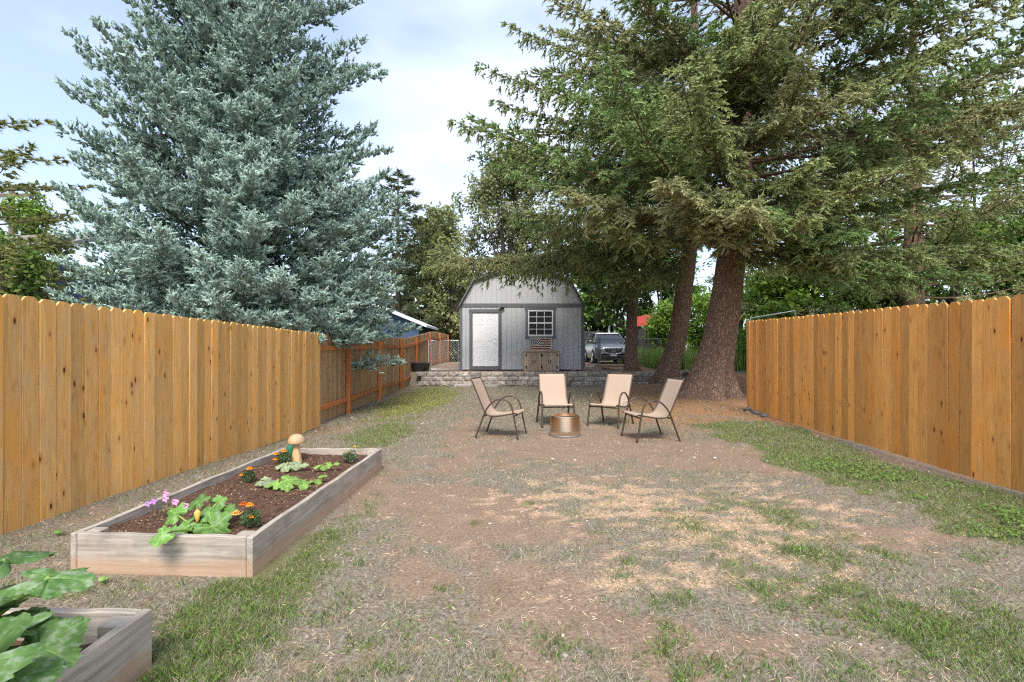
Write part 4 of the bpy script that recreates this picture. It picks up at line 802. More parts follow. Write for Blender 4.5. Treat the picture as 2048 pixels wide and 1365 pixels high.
for i, (qx, y0_, Yd, lab) in enumerate(((1293, 663, 27, 'dark metal fence stake in the tall grass beside the pine trunk'), (1313, 667, 26, 'dark metal fence stake behind the chain-link corner'), (1367, 700, 21.5, 'dark leaning fence stake between the two big trunks'), (1404, 679, 22, 'dark metal fence stake left of the biggest trunk'))):
    A = px(qx, y0_, Yd); z_ = GZ(A.x, A.y); o = MB().bar((0, 0, -.1), (random.uniform(-.03, .05), 0, A.z - z_), .045, .045).build('fence_stake', M['black'], None); o.location = (A.x, A.y, z_); tag(o, lab, 'stake', 'metal fence stakes')
for i, (qx, y0_, Yd, lab) in enumerate(((1218, 651, 35, 'short white post behind the car, leftmost of the pair'), (1229, 648, 35, 'taller white post behind the car roof'), (1238, 656, 36, 'white post behind the car nearest the pine trunk'))):
    A = px(qx, y0_, Yd); z_ = GZ(A.x, A.y); o = MB().tube([(0, 0, -.1), (0, 0, A.z - z_ - .03), (0, 0, A.z - z_)], [.075, .075, .04], 8).build('white_post', M['white'], None); o.location = (A.x, A.y, z_); tag(o, lab, 'post', 'white posts')
o = MB().tube(bez([(0, 0, 0), (.08, 0, .18), (.16, 0, .24), (.2, 0, .2), (.12, 0, .05), (.0, .02, .02)], 16), .03, 6).build('yellow_hose', M['orange'], None, smooth=True); A = px(1314, 738, 20.0); o.location = (A.x, 20.0, GZ(A.x, 20.) - .01); tag(o, 'loop of yellow-orange hose beside the leaning trunk', 'hose')

# pots
for i, (qx, Yd, r_, lab) in enumerate(((836, 19.6, .27, 'wide black plant pot on the wall end by the fence'), (849, 20.1, .22, 'smaller dark plant pot tucked behind the wide one'))):
    Xp = (qx - 1024) / 1024 * Yd; rt = thing('plant_pot', lab, 'pot', (Xp, Yd, .53 if i == 0 else GZ(Xp, Yd)), group='plant pots')
    MB().lathe([(r_ * .7, 0), (r_ * .74, .02), (r_ * .97, .27), (r_ * 1.04, .29), (r_ * 1.04, .33), (r_ * .95, .335), (r_ * .9, .29), (.01, .27)], n=28).build('body', M['pot'], rt, smooth='angle')
    MB().lathe([(r_ * .88, .27), (.01, .30)], n=20).build('soil', M['soil'], rt)

# ---------------------------------------------------------------- cars
def make_car(name, label, paint, loc, sc=1.0):
    rt = thing(name, label, 'car', loc, group='parked cars')
    ys = [0, .05, .16, .40, .80, 1.20, 1.7, 2.4, 3.2, 4.0, 4.35, 4.5]
    zt = [.74, .84, .92, .99, 1.05, 1.10, 1.13, 1.14, 1.15, 1.15, 1.08, .9]
    hw = [.60, .74, .84, .90, .915, .92, .92, .92, .92, .90, .86, .78]
    zb = [.30, .24, .22, .22, .22, .22, .22, .22, .22, .24, .28, .34]
    m = MB(); vs = []; sec = []
    for y, t, h, b in zip(ys, zt, hw, zb):
        half = [(0, t + .025), (h * .5, t + .022), (h * .78, t - .01), (h * .95, t - .10), (h, t - .30), (h * .985, b + .22), (h * .96, b + .06), (h * .86, b)]
        ring = [(-x, y, z) for x, z in half[::-1]] + [(x, y, z) for x, z in half[1:]]; sec.append(len(ring)); vs += ring
    n = sec[0]; fs = [(i * n + j, i * n + j + 1, (i + 1) * n + j + 1, (i + 1) * n + j) for i in range(len(ys) - 1) for j in range(n - 1)] + [tuple(range(n - 1, -1, -1)), tuple((len(ys) - 1) * n + j for j in range(n))]
    fs += [(i * n, (i + 1) * n, (i + 1) * n + n - 1, i * n + n - 1) for i in range(len(ys) - 1)]
    m.add(vs, fs); m.build('body', paint, rt, smooth='angle')
    def slab(ya, yb, yc, yd, wa, wb, za, zc):     # trapezoid roof cabin: base ya..yd, top yb..yc
        return [(-wa, ya, za), (wa, ya, za), (wa, yd, za), (-wa, yd, za), (-wb, yb, zc), (wb, yb, zc), (wb, yc, zc), (-wb, yc, zc)]
    MB().add(slab(1.02, 1.78, 3.95, 4.38, .80, .60, 1.10, 1.58), [(0, 1, 5, 4), (1, 2, 6, 5), (2, 3, 7, 6), (3, 0, 4, 7), (4, 5, 6, 7)]).build('windows', M['carglass'], rt)
    MB().add([(-.64, 1.70, 1.575), (.64, 1.70, 1.575), (.66, 3.0, 1.60), (-.66, 3.0, 1.60), (-.62, 4.1, 1.56), (.62, 4.1, 1.56), (-.55, 1.74, 1.64), (.55, 1.74, 1.64), (.57, 3.0, 1.68), (-.57, 3.0, 1.68), (-.54, 4.1, 1.61), (.54, 4.1, 1.61)], [(6, 7, 8, 9), (9, 8, 11, 10), (0, 1, 7, 6), (1, 2, 8, 7), (2, 5, 11, 8), (3, 0, 6, 9), (4, 3, 9, 10), (5, 4, 10, 11), (0, 3, 2, 1), (3, 4, 5, 2)]).build('roof', paint, rt, smooth='angle')
    for s_ in (-1, 1):
        MB().bar((s_ * .82, .98, 1.10), (s_ * .60, 1.76, 1.60), .05, .06).build('pillar', paint, rt); MB().bar((s_ * .815, 2.55, 1.10), (s_ * .615, 2.45, 1.60), .07, .03, (1, 0, 0)).build('pillar', M['black'], rt); MB().bar((s_ * .81, 4.2, 1.10), (s_ * .61, 3.85, 1.60), .2, .04, (1, 0, 0)).build('pillar', paint, rt)
        MB().tube([(s_ * .86, 1.28, 1.13), (s_ * .96, 1.26, 1.17), (s_ * 1.03, 1.25, 1.17)], [.03, .09, .07], 10).build('mirror', paint, rt, smooth=True)
        MB().add([(s_ * .50, .0, .80), (s_ * .84, .14, .87), (s_ * .86, .30, .93), (s_ * .62, .02, .85), (s_ * .50, -.02, .74), (s_ * .80, .10, .78)], [(0, 1, 5, 4), (0, 3, 2, 1), (1, 2, 5)]).build('headlight', M['lens'], rt)
        MB().box((s_ * .66, .03, .42), (.16, .1, .09)).build('fog_lamp', M['black'], rt, bevel=.01)
    g = [(-.46, .80), (.46, .80), (.50, .74), (.40, .60), (.26, .52), (-.26, .52), (-.40, .60), (-.50, .74)]
    gr_ = MB().prism(g, -.035, .03).build('grille', M['black'], rt)
    MB().tube([(-.53, -.03, .76), (-.42, -.035, .60), (-.27, -.04, .51), (.27, -.04, .51), (.42, -.035, .60), (.53, -.03, .76)], .016, 6).build('chrome_trim', M['chrome'], gr_, smooth=True)
    for zz in (.58, .65, .72): MB().bx(-.42, .42, -.04, -.03, zz, zz + .012).build('slat', M['wire'], gr_)
    em = MB(); em.tube([(.10 * math.cos(t), -.05, .685 + .078 * math.sin(t)) for t in np.linspace(0, 2 * math.pi, 25)], .008, 5, False); em.tube(bez([(-.092, -.05, .715), (-.05, -.05, .70), (0, -.05, .655), (.05, -.05, .70), (.092, -.05, .715)], 16), .008, 5); em.build('emblem', M['chrome'], gr_)
    MB().bx(-.62, .62, -.012, .12, .27, .42).build('lower_intake', M['black'], rt, bevel=.02); MB().bx(-.16, .16, -.035, -.014, .40, .50).build('number_plate', M['plate'], rt)
    for s_ in (-1, 1):
        for y in (.88, 3.58):
            wh = MB().tube([(s_ * .70, y, .345), (s_ * .90, y, .345), (s_ * .935, y, .345)], [.345, .345, .31], 26).build('wheel', M['tyre'], rt, smooth='angle')
            m = MB()
            for k in range(5):
                a = k * 2 * math.pi / 5; m.bar((s_ * .942, y, .345), (s_ * .942, y + .215 * math.cos(a), .345 + .215 * math.sin(a)), .02, .07, (0, -math.sin(a), math.cos(a)))
            m.tube([(s_ * .942, y + .225 * math.cos(t), .345 + .225 * math.sin(t)) for t in np.linspace(0, 2 * math.pi, 25)], .018, 5, False); m.build('rim', M['chrome'], wh)
            MB().tube([(s_ * .90, y + .39 * math.cos(t), .345 + .39 * math.sin(t)) for t in np.linspace(-.35, math.pi + .35, 18)], .035, 6).build('wheel_arch', M['black'], rt, smooth=True)
    rt.scale = (sc, sc, sc); return rt
cz = GZ(5.15, 27)
make_car('parked_car', 'metallic grey compact SUV facing the camera beside the shed', M['paint'], (5.15, 26.0, cz))
make_car('parked_car', 'black SUV parked behind the grey one, only its roof showing', M['paint2'], (5.5, 33, GZ(5.1, 34)), 1.2)

# ---------------------------------------------------------------- neighbouring buildings and far objects
nb = thing('blue_outbuilding', 'small blue lap-sided outbuilding with white metal roof beyond the back fence', 'building', (-5.6, 27.5, .3))
bx0, bx1, by0, by1 = -9.2, -4.72, 26, 29.6; zbk = lambda y, Y: CAMH - (y - 700) * Y / 1024; zE = zbk(649, 26)
rz_ = lambda x: zE + (bx1 - x) * .40 if x > -6.96 else zE + (x - bx0) * .40
for i in range(16):
    z = .3 + i * .2
    xa = bx0 if z < zE else max(bx0, bx0 + (z - zE) / .40); xb = bx1 if z < zE else bx1 - (z - zE) / .40
    if xb > xa + .1: MB().prism([(xa, z), (xb, z), (max(xb - (.08 / .4 if z + .2 > zE else 0), xa), z + .195), (min(xa + (.08 / .4 if z + .2 > zE else 0), xb), z + .195)], by0 - .012, by0).build('siding_board', M['blue'], nb, world=True)
MB().prism([(bx0, .2), (bx1, .2), (bx1, zE), (-6.96, zE + 2.24 * .4), (bx0, zE)], by0 + .001, by1).build('wall', M['bluedark'], nb, world=True)
for (a, b) in (((-4.28, zE - .17), (-6.96, zE + 2.24 * .4 + .03)), ((-6.96, zE + 2.24 * .4 + .03), (-9.64, zE - .17))):
    MB().prism([a, b, (b[0], b[1] + .12), (a[0], a[1] + .12)], by0 - .35, by1 + .35).build('roof', M['metalroof'], nb, world=True)
hb = thing('beige_house', 'beige house with dark clerestory windows behind the blue outbuilding', 'building', (-9.5, 40, 0)); hY = 40; hx = lambda x: (x - 1024) * hY / 1024
MB().prism([(hx(640), 0), (hx(835), 0), (hx(835), zbk(628, hY)), (hx(770), zbk(594, hY)), (hx(640), zbk(594, hY))], hY, hY + 6).build('wall', M['beige'], hb, world=True)
MB().prism([(hx(766), zbk(590, hY)), (hx(842), zbk(630, hY)), (hx(842), zbk(627, hY)), (hx(766), zbk(586.5, hY))], hY - .4, hY + 6.4).build('roof', M['shingle'], hb, world=True)
MB().prism([(hx(630), zbk(594, hY)), (hx(766), zbk(590, hY)), (hx(766), zbk(586.5, hY)), (hx(630), zbk(590, hY))], hY - .4, hY + 6.4).build('roof', M['shingle'], hb, world=True)
for (a, b) in ((799, 812), (818, 828)): MB().bx(hx(a), hx(b), hY - .05, hY - .01, zbk(630, hY), zbk(613, hY)).build('window', M['carglass'], hb, world=True)
hl = thing('dark_house', 'dark-sided house with grey shingle roof behind the left fence trees', 'building', (-19, 20, 0)); hY2 = 20; h2 = lambda x: (x - 1024) * hY2 / 1024; zz2 = lambda y: CAMH - (y - 700) * hY2 / 1024
MB().bx(h2(-300), h2(78), hY2, hY2 + 7, 0, zz2(515)).build('wall', M['bluedark'], hl, world=True)
MB().bx(h2(70), h2(78.5), hY2 - .06, hY2 - .003, 0, zz2(515)).build('corner_trim', M['white'], hl, world=True); MB().bx(h2(28), h2(36), hY2 - .06, hY2 - .003, 0, zz2(515)).build('corner_trim', M['white'], hl, world=True)
MB().add([(h2(-320), hY2 - .6, zz2(518)), (h2(88), hY2 - .6, zz2(505)), (h2(88), hY2 + 4, zz2(505) + 1.7), (h2(-320), hY2 + 4, zz2(518) + 1.7), (h2(-320), hY2 - .6, zz2(518) - .15), (h2(88), hY2 - .6, zz2(505) - .15), (h2(88), hY2 + 4, zz2(505) + 1.5), (h2(-320), hY2 + 4, zz2(518) + 1.5)], [(0, 1, 2, 3), (4, 7, 6, 5), (0, 4, 5, 1), (1, 5, 6, 2), (2, 6, 7, 3), (3, 7, 4, 0)]).build('roof', M['shingle'], hl, world=True)
MB().bx(h2(40), h2(66), hY2 - .04, hY2 - .002, zz2(590), zz2(535)).build('window', M['carglass'], hl, world=True)
up = thing('utility_pole', 'weathered wooden utility pole with a crossarm behind the far left house', 'pole', (-29.5, 30.2, 0))
MB().tube([(0, 0, 0), (0, 0, 11.0)], [.2, .14], 10).build('pole', M['pole'], up); MB().bx(-.9, 1.4, -.2, -.08, 10.3, 10.5).build('crossarm', M['pole'], up)
bh = thing('basketball_hoop', 'white basketball backboard on a pole beyond the back fence', 'hoop', ((877 - 1024) * 45 / 1024, 45, .6)); z_ = lambda y: CAMH - (y - 700) * 45 / 1024 - .6
MB().tube([(0, .3, 0), (0, .3, z_(640)), (0, .05, z_(625))], .06, 8).build('pole', M['black'], bh); MB().bx(-.55, .55, -.03, .03, z_(632), z_(613)).build('backboard', M['metalroof'], bh)
m = MB()
for (a, b, c, d) in ((-.55, .55, z_(632), z_(632) + .05), (-.55, .55, z_(613) - .05, z_(613)), (-.55, -.5, z_(632), z_(613)), (.5, .55, z_(632), z_(613)), (-.25, .25, z_(629), z_(629) + .04), (-.25, .25, z_(620), z_(620) + .04), (-.25, -.21, z_(629), z_(620)), (.21, .25, z_(629), z_(620))): m.bx(a, b, -.036, -.032, c, d)
m.build('border_marking', M['black'], bh); MB().tube([(.22 * math.cos(t), -.26 + .22 * math.sin(t), z_(630)) for t in np.linspace(0, 6.283, 20)], .012, 5, False).build('rim', M['red'], bh)
for (a, b, Yd, yt, mt, nm, lab, cat) in ((868, 884, 40, 649, 'brickred', 'red_board_screen', 'rust-red board screen below the basketball hoop', 'screen'), (858, 908, 36, 657, 'beige', 'pale_stone_wall', 'pale low wall just over the back fence top', 'wall')):
    o = MB().bx(0, (b - a) * Yd / 1024, 0, .3, 0, CAMH - (yt - 700) * Yd / 1024 - .5).build(nm, M[mt], None, bevel=.02); o['kind'] = 'thing'; o.location = ((a - 1024) * Yd / 1024, Yd, .5); tag(o, lab, cat)
rd = thing('red_roofed_shelter', 'small shelter with ribbed red metal roof seen between the trunks', 'shelter', (8.1, 29, .6)); rY = 29; rx = lambda x: (x - 1024) * rY / 1024; rzz = lambda y: CAMH - (y - 700) * rY / 1024
m = MB()
xa, xb = rx(1274), rx(1337); nrib = 20
for i in range(nrib):
    a = xa + (xb - xa) * i / nrib; b = a + (xb - xa) / nrib; lift = .27 * i / nrib
    for (c, d, e) in ((a, a + (b - a) * .5, .05), (a + (b - a) * .5, b, 0)): m.add([(c, rY, rzz(652) + lift + e), (d, rY, rzz(652) + lift + e), (d, rY + 1.6, rzz(637) + lift + e + .1), (c, rY + 1.6, rzz(637) + lift + e + .1), (c, rY, rzz(652) + lift - .03), (d, rY, rzz(652) + lift - .03), (d, rY + 1.6, rzz(637) + lift + .07), (c, rY + 1.6, rzz(637) + lift + .07)], [(0, 1, 2, 3), (4, 7, 6, 5), (0, 4, 5, 1), (1, 5, 6, 2), (2, 6, 7, 3), (3, 7, 4, 0)])
m.build('roof', M['red'], rd, world=True); MB().bx(xa + .1, xb - .1, rY + .12, rY + 1.4, .5, rzz(656)).build('wall', M['dark'], rd, world=True)
tr = thing('white_trailer', 'low white trailer roof glimpsed behind the biggest trunk', 'trailer', (12, 30, .6)); MB().bx((1370 - 1024) * 30 / 1024, (1450 - 1024) * 30 / 1024, 30, 32, .9, CAMH - (640 - 700) * 30 / 1024).build('body', M['metalroof'], tr, bevel=.1, world=True)
for qx in (1385, 1432): MB().tube([((qx - 1024) * 30 / 1024, 30.05, .9), ((qx - 1024) * 30 / 1024, 30.3, .9)], .3, 16).build('wheel', M['tyre'], tr, world=True)
A = px(1500, 637, 17); B = px(1590, 622, 17); o = MB().tube([A, B], .022, 8).tube([(A.x, A.y, .4), A], .018, 6).tube([(B.x, B.y, .4), B], .012, 6).build('pipe_rail', M['galv'], None); tag(o, 'pale sloping metal pipe rail just over the right fence top', 'rail')

# ---------------------------------------------------------------- trees
def trunk_mesh(path, radii, sides=28, lobes=0, flare=0, seed=0, rough=.05, rings=40):
    """path: list of points (Catmull-Rom); radii along it"""
    pts = bez(path, rings); m = MB(); vs = []; k = len(radii) - 1
    for i, p in enumerate(pts):
        t = i / rings; u = t * k; j = min(int(u), k - 1); r = radii[j] * (1 - (u - j)) + radii[j + 1] * (u - j); hgt = p.z - pts[0].z
        for s_ in range(sides):
            q = 2 * math.pi * s_ / sides; fl_ = flare * math.exp(-hgt / .42) * (.55 + .45 * math.cos(lobes * q + seed) + .25 * math.cos((lobes + 2) * q + 2 * seed)) if flare else 0
            rr = r * (1 + rough * (float(vn(s_ * .9 + seed * 7, hgt * 3.)) - .5) * 2) + fl_; vs.append((p.x + rr * math.cos(q), p.y + rr * math.sin(q), p.z))
    fs = [(i * sides + j, i * sides + (j + 1) % sides, (i + 1) * sides + (j + 1) % sides, (i + 1) * sides + j) for i in range(rings) for j in range(sides)]
    fs.append(tuple(rings * sides + j for j in range(sides))); return m.add(vs, fs)
class Shoots:
    def __init__(s): s.p = []; s.d = []; s.l = []; s.c = []
    def add(s, p, d, l, c): s.p.append(p); s.d.append(d); s.l.append(l); s.c.append(c)
    def mesh(s, name, nn, nl, nw, core=.36):
        p = np.concatenate(s.p); d = nrm(np.concatenate(s.d)); l = np.concatenate(s.l); c = np.concatenate(s.c); N = len(p)
        a = nrm(np.cross(d, nrm(rng.normal(size=(N, 3))))); b = np.cross(d, a)
        T = np.linspace(.05, 1.0, nn)[None] + rng.uniform(-.06, .06, (N, nn)); ph = (np.arange(nn) * 2.4)[None] + rng.uniform(0, 6.28, (N, 1))
        rad = a[:, None] * np.cos(ph)[..., None] + b[:, None] * np.sin(ph)[..., None]
        nd_ = nrm(d[:, None] * (.55 + .5 * T)[..., None] + rad * .85); base = p[:, None] + d[:, None] * (l[:, None] * T)[..., None]
        sd_ = nrm(np.cross(nd_, d[:, None] + .01)) * nw / 2; ln = nl * rng.uniform(.75, 1.2, (N, nn))[..., None]
        V = np.stack([base - sd_, base + sd_, base + nd_ * ln], 2).reshape(-1, 3, 3)
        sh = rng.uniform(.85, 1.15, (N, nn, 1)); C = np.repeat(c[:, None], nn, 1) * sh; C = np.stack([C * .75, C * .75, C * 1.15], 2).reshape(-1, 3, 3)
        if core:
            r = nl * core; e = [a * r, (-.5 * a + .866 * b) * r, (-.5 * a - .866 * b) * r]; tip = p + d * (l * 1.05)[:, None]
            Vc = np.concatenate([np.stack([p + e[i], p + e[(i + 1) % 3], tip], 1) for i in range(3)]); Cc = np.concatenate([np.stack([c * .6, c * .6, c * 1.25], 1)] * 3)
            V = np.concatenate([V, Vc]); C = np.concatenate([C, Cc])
        return poly_mesh(name, V, C, M['needle'])
UP = np.array([0, 0, 1.])
def bough(S_, W, P0, az, Ln, e0=0., up=.15, width=.30, latup=.12, hang=0., sp=.085, shl=.12, c0=(.1, .1, .1), c1=(.2, .2, .2), keep=1., latden=7.5, s0=.18, sag=0., wr=.05, tipc=.0, thick=1., vol=(-10, 15), lmax=1.25, wend=.97):
    h = np.array([math.cos(az), math.sin(az), 0.]); side = np.array([-h[1], h[0], 0.]); P0 = np.asarray(P0, float); ce, se = math.cos(e0), math.sin(e0)
    wv = rng.normal() * .06
    path = lambda s: P0 + Ln * (h * (s * ce) + UP * (s * se + up * s * s - sag * s * (1 - s) * 2) + side * wv * math.sin(3 * s))
    W.tube([path(s) for s in np.linspace(0, wend, 7)], [wr * (1.05 - s) + .004 for s in np.linspace(0, wend, 7)], 5, False)
    nlat = max(4, int(Ln * latden * (1 - s0)))
    for i in range(nlat + 1):
        s = s0 + (1 - s0) * (i + rng.uniform(-.3, .3)) / nlat; s = min(s, 1.); p = path(s); T = path(min(s + .02, 1.02)) - path(s - .02); T = T / np.linalg.norm(T)
        for sg in (-1, 1):
            ll = (Ln * width * ((1 - s) ** .75) + .16) * min(1, (s + .12) / .42) * rng.uniform(.7, 1.2); ll = min(ll, lmax)
            th = R(rng.uniform(*vol)); d = T * rng.uniform(.5, .85) + (side * (sg * math.cos(th)) + UP * math.sin(th)) * rng.uniform(.55, .9) + UP * (latup + rng.uniform(-.1, .12)); d = d / np.linalg.norm(d)
            if s > .985: d = T
            m = max(2, int(ll / sp)); t = (np.arange(m) + rng.random(m)) / m
            hg = hang * rng.uniform(.5, 1.3)
            q = p + d[None] * (ll * t * (1 - .45 * min(hg, 1.2) * t))[:, None] - UP[None] * (hg * ll * t ** 1.6)[:, None]
            ld = nrm(d[None] * (1 - .6 * min(hg, 1.3) * t)[:, None] - UP[None] * (1.5 * hg * t)[:, None]); pr = nrm(np.cross(ld, UP + .01))
            for k in (-1, 1, 0):
                kk = rng.random(m) < keep * (.3 if s < .42 else 1) * (.5 if k == 0 else 1)
                if not kk.any(): continue
                q2 = q + UP * rng.uniform(-.03, .09, (m, 1)) * thick
                sdv = ld * rng.uniform(.6, 1, (m, 1)) + pr * k * rng.uniform(.45, .85, (m, 1)) + UP * (latup * .9 + .2 * (k == 0) - .25 * min(hg, 1)) + rng.normal(size=(m, 3)) * .12
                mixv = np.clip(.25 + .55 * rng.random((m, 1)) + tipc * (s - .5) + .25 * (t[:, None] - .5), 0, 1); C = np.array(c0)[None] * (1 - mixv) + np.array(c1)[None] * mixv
                S_.add(q2[kk], sdv[kk], (shl * rng.uniform(.7, 1.25, m))[kk], C[kk])
def finish_tree(root, W, S_, bm, nn, nl, nw, core=.36):
    W.build('trunk', bm, root, smooth=True, world=True)
    o = link('crown', S_.mesh('crown', nn, nl, nw, core), None, root); o.location = -root.location; return o
# --- blue spruce on the left
bs = thing('blue_spruce', 'huge blue-green spruce rising behind the left fence', 'tree', (-6.6, 12.2, 0)); W = MB(); S1 = Shoots()
tx, ty = -6.6, 12.2; W = trunk_mesh([(tx, ty, -.2), (tx, ty, 5), (tx, ty, 11), (tx, ty, 17.6)], [.36, .27, .15, .02], 14, 5, .15, 1)
HT = 17.5; z = .95; ga_ = 0
prof = lambda z: 4.5 * (1 - ((z + .3) / 18.2) ** 1.55) * min(1, .82 + .12 * z) + .15
while z < HT - .3:
    for k in range(3 if z < 10 else 2):
        ga_ += 2.39996 + rng.uniform(-.3, .3); t = z / HT; Lr = prof(min(z + .5 * prof(z) * (max(0, math.tan(R(-10 + 50 * t ** 1.2))) + .18), 17.2)) * rng.uniform(.6, 1.07) * (1 - .22 * max(0, -math.cos(ga_))); toward = math.cos(ga_ - math.atan2(-ty, -tx))
        e0 = R(-10 + 50 * t ** 1.2 + rng.uniform(-6, 6)); kp = (.92 if toward > -.3 else .2) * (1 if z < 10.5 else .4)
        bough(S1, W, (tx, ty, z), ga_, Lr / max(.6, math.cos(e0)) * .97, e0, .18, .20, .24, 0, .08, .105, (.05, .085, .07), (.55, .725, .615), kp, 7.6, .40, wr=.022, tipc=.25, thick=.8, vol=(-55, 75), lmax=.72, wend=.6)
    z += .118 if z < 10 else .26
z = 1.6
while z < 12.5:
    for k in range(2):
        ga_ += 2.39996 + rng.uniform(-.3, .3); toward = math.cos(ga_ - math.atan2(-ty, -tx))
        if toward < -.45: continue
        e0 = R(2 + 45 * (z / HT) ** 1.2 + rng.uniform(-8, 8)); bough(S1, W, (tx, ty, z), ga_, prof(z) * rng.uniform(.5, .74), e0, .16, .26, .2, 0, .085, .11, (.05, .085, .07), (.50, .665, .565), .85, 6.2, .16, wr=.02, tipc=.2, thick=.8, vol=(-55, 75), lmax=.75, wend=.6)
    z += .17
exS = [(4.2, (470, 330, 8.8)), (4.6, (430, 290, 9)), (4.8, (505, 300, 9)), (5.6, (460, 225, 9.3)), (6., (415, 200, 9.4)), (6., (520, 215, 9.4)), (6.8, (470, 140, 9.6)), (7.4, (440, 85, 9.8)), (7.8, (500, 60, 9.8)), (5., (375, 270, 9.1)), (5., (560, 280, 9.2)), (6.4, (350, 180, 9.6)), (6.4, (585, 160, 9.8)), (3.6, (440, 370, 8.6)), (3.4, (500, 360, 8.7)), (4., (400, 340, 8.8)), (4., (545, 340, 8.9)), (1.4, (765, 650, 11.8)), (1.3, (735, 676, 11.3)), (1.9, (800, 500, 12.6)), (1.6, (792, 585, 12.2)), (1.4, (765, 640, 11.6)), (1.3, (705, 668, 10.7)), (1.25, (640, 684, 9.8)), (2.4, (805, 440, 13.)), (1.7, (745, 560, 11.0)), (1.5, (690, 620, 10.4)), (1.2, (600, 650, 9.5)), (2.6, (770, 350, 13)), (3.4, (745, 260, 13)),
       (1.3, (430, 600, 8.4)), (1.2, (500, 636, 8.8)), (1.3, (350, 602, 8.6)), (1.2, (560, 640, 9.1)), (1.3, (255, 590, 9.0)), (1.8, (480, 540, 8.3)), (1.9, (400, 520, 8.3)), (1.4, (170, 590, 9.8)), (1.4, (110, 590, 10.8)), (1.7, (125, 530, 11.2)), (2.3, (120, 380, 12)), (2.2, (560, 560, 8.7)), (2.6, (330, 470, 8.4)), (2.7, (520, 450, 8.4)), (1.8, (640, 600, 9.4)), (2.1, (660, 520, 9.8)), (3.1, (440, 400, 8.5)), (2.4, (250, 510, 9.1)), (2.9, (600, 400, 9.0)), (2.8, (180, 430, 10.2))]
for za, tp in exS:
    T_ = np.array(px(*tp)) - np.array([tx, ty, za]); hl_ = math.hypot(T_[0], T_[1]); sl = T_[2] / hl_ - .16; e0 = math.atan(sl)
    bough(S1, W, (tx, ty, za), math.atan2(T_[1], T_[0]), hl_ / math.cos(e0), e0, .16 * math.cos(e0), .22, .24, 0, .078, .105, (.05, .085, .07), (.55, .725, .615), 1, 8.5, .36, wr=.022, tipc=.25, thick=.8, vol=(-55, 75), lmax=.75, wend=.6)
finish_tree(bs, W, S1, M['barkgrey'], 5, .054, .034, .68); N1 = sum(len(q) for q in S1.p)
# --- three spruces on the right
DG0, DG1 = (.10, .13, .05), (.40, .46, .18); BR1 = (.47, .475, .225)
def spruce(root, tx, ty, leanx, z0, z1, H, prof, dz, hang, dens, seed, toward_keep=(1, .3), skip=None, sp=.1, shl=.13, nb=3, tpath=None, trad=None, sides=32, flare=.2, c1=DG1, extra=(), nn=6, nl=.064, nw=.03, azoff=0):
    W = trunk_mesh(tpath, trad, sides, 5, flare, seed, .06, 50); Sx = Shoots(); z = z0; g = azoff; cam_az = math.atan2(-ty, -tx)
    xat = lambda z: tx + leanx * min(z, 6.) / 6.
    while z < z1:
        for k in range(nb):
            g += 2.39996 + rng.uniform(-.35, .35); Lr = prof(z) * rng.uniform(.72, 1.08); dcam = math.cos(g - cam_az)
            if skip and skip(z, g, Lr): continue
            kp = toward_keep[0] if dcam > -.3 else toward_keep[1]; e0 = R(rng.uniform(-10, 6) + 22 * max(0, (z - 7) / H)); br = rng.random() < .28; GRN = (.29, .43, .15)
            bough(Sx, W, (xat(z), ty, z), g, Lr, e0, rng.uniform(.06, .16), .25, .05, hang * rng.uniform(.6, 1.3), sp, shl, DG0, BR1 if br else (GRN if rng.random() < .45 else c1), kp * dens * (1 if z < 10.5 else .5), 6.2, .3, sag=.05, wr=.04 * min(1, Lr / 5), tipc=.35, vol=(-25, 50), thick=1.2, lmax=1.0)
        z += dz * rng.uniform(.8, 1.2) * (1 if z < 10.5 else 1.7)
    for (za, tip, hg, wdt, brn) in extra:
        P0 = np.array([xat(za), ty, za]); T_ = np.array(tip) - P0; az = math.atan2(T_[1], T_[0]); hl_ = math.hypot(T_[0], T_[1]); upv = .10; Ln = hl_; e0 = 0
        slope = (T_[2] / hl_) - upv; e0 = math.atan(slope); Ln = hl_ / math.cos(e0)
        bough(Sx, W, P0, az, Ln, e0, upv / 1., wdt, .04, hg, sp * .9, shl, DG0, (c1, BR1, (.29, .44, .15))[brn], dens, 8, .22, sag=.03, wr=.045, tipc=.3, vol=(-25, 50), thick=1.2, lmax=1.0)
    finish_tree(root, W, Sx, M['bark'], nn, nl, nw, .45); return sum(len(q) for q in Sx.p)
tC = thing('spruce_tree', 'tall drooping spruce with the thickest flared trunk beside the right fence', 'tree', (5.2, 13.2, .1), group='spruces on the right')
zc = GZ(5.2, 13.2) - .08
pathC = [(5.02, 13.2, zc), (5.14, 13.2, .79), (5.31, 13.2, 1.49), (5.55, 13.2, 2.86), (5.72, 13.2, 4.3), (5.9, 13.2, 6.4), (5.95, 13.2, 11), (5.95, 13.2, 19)]
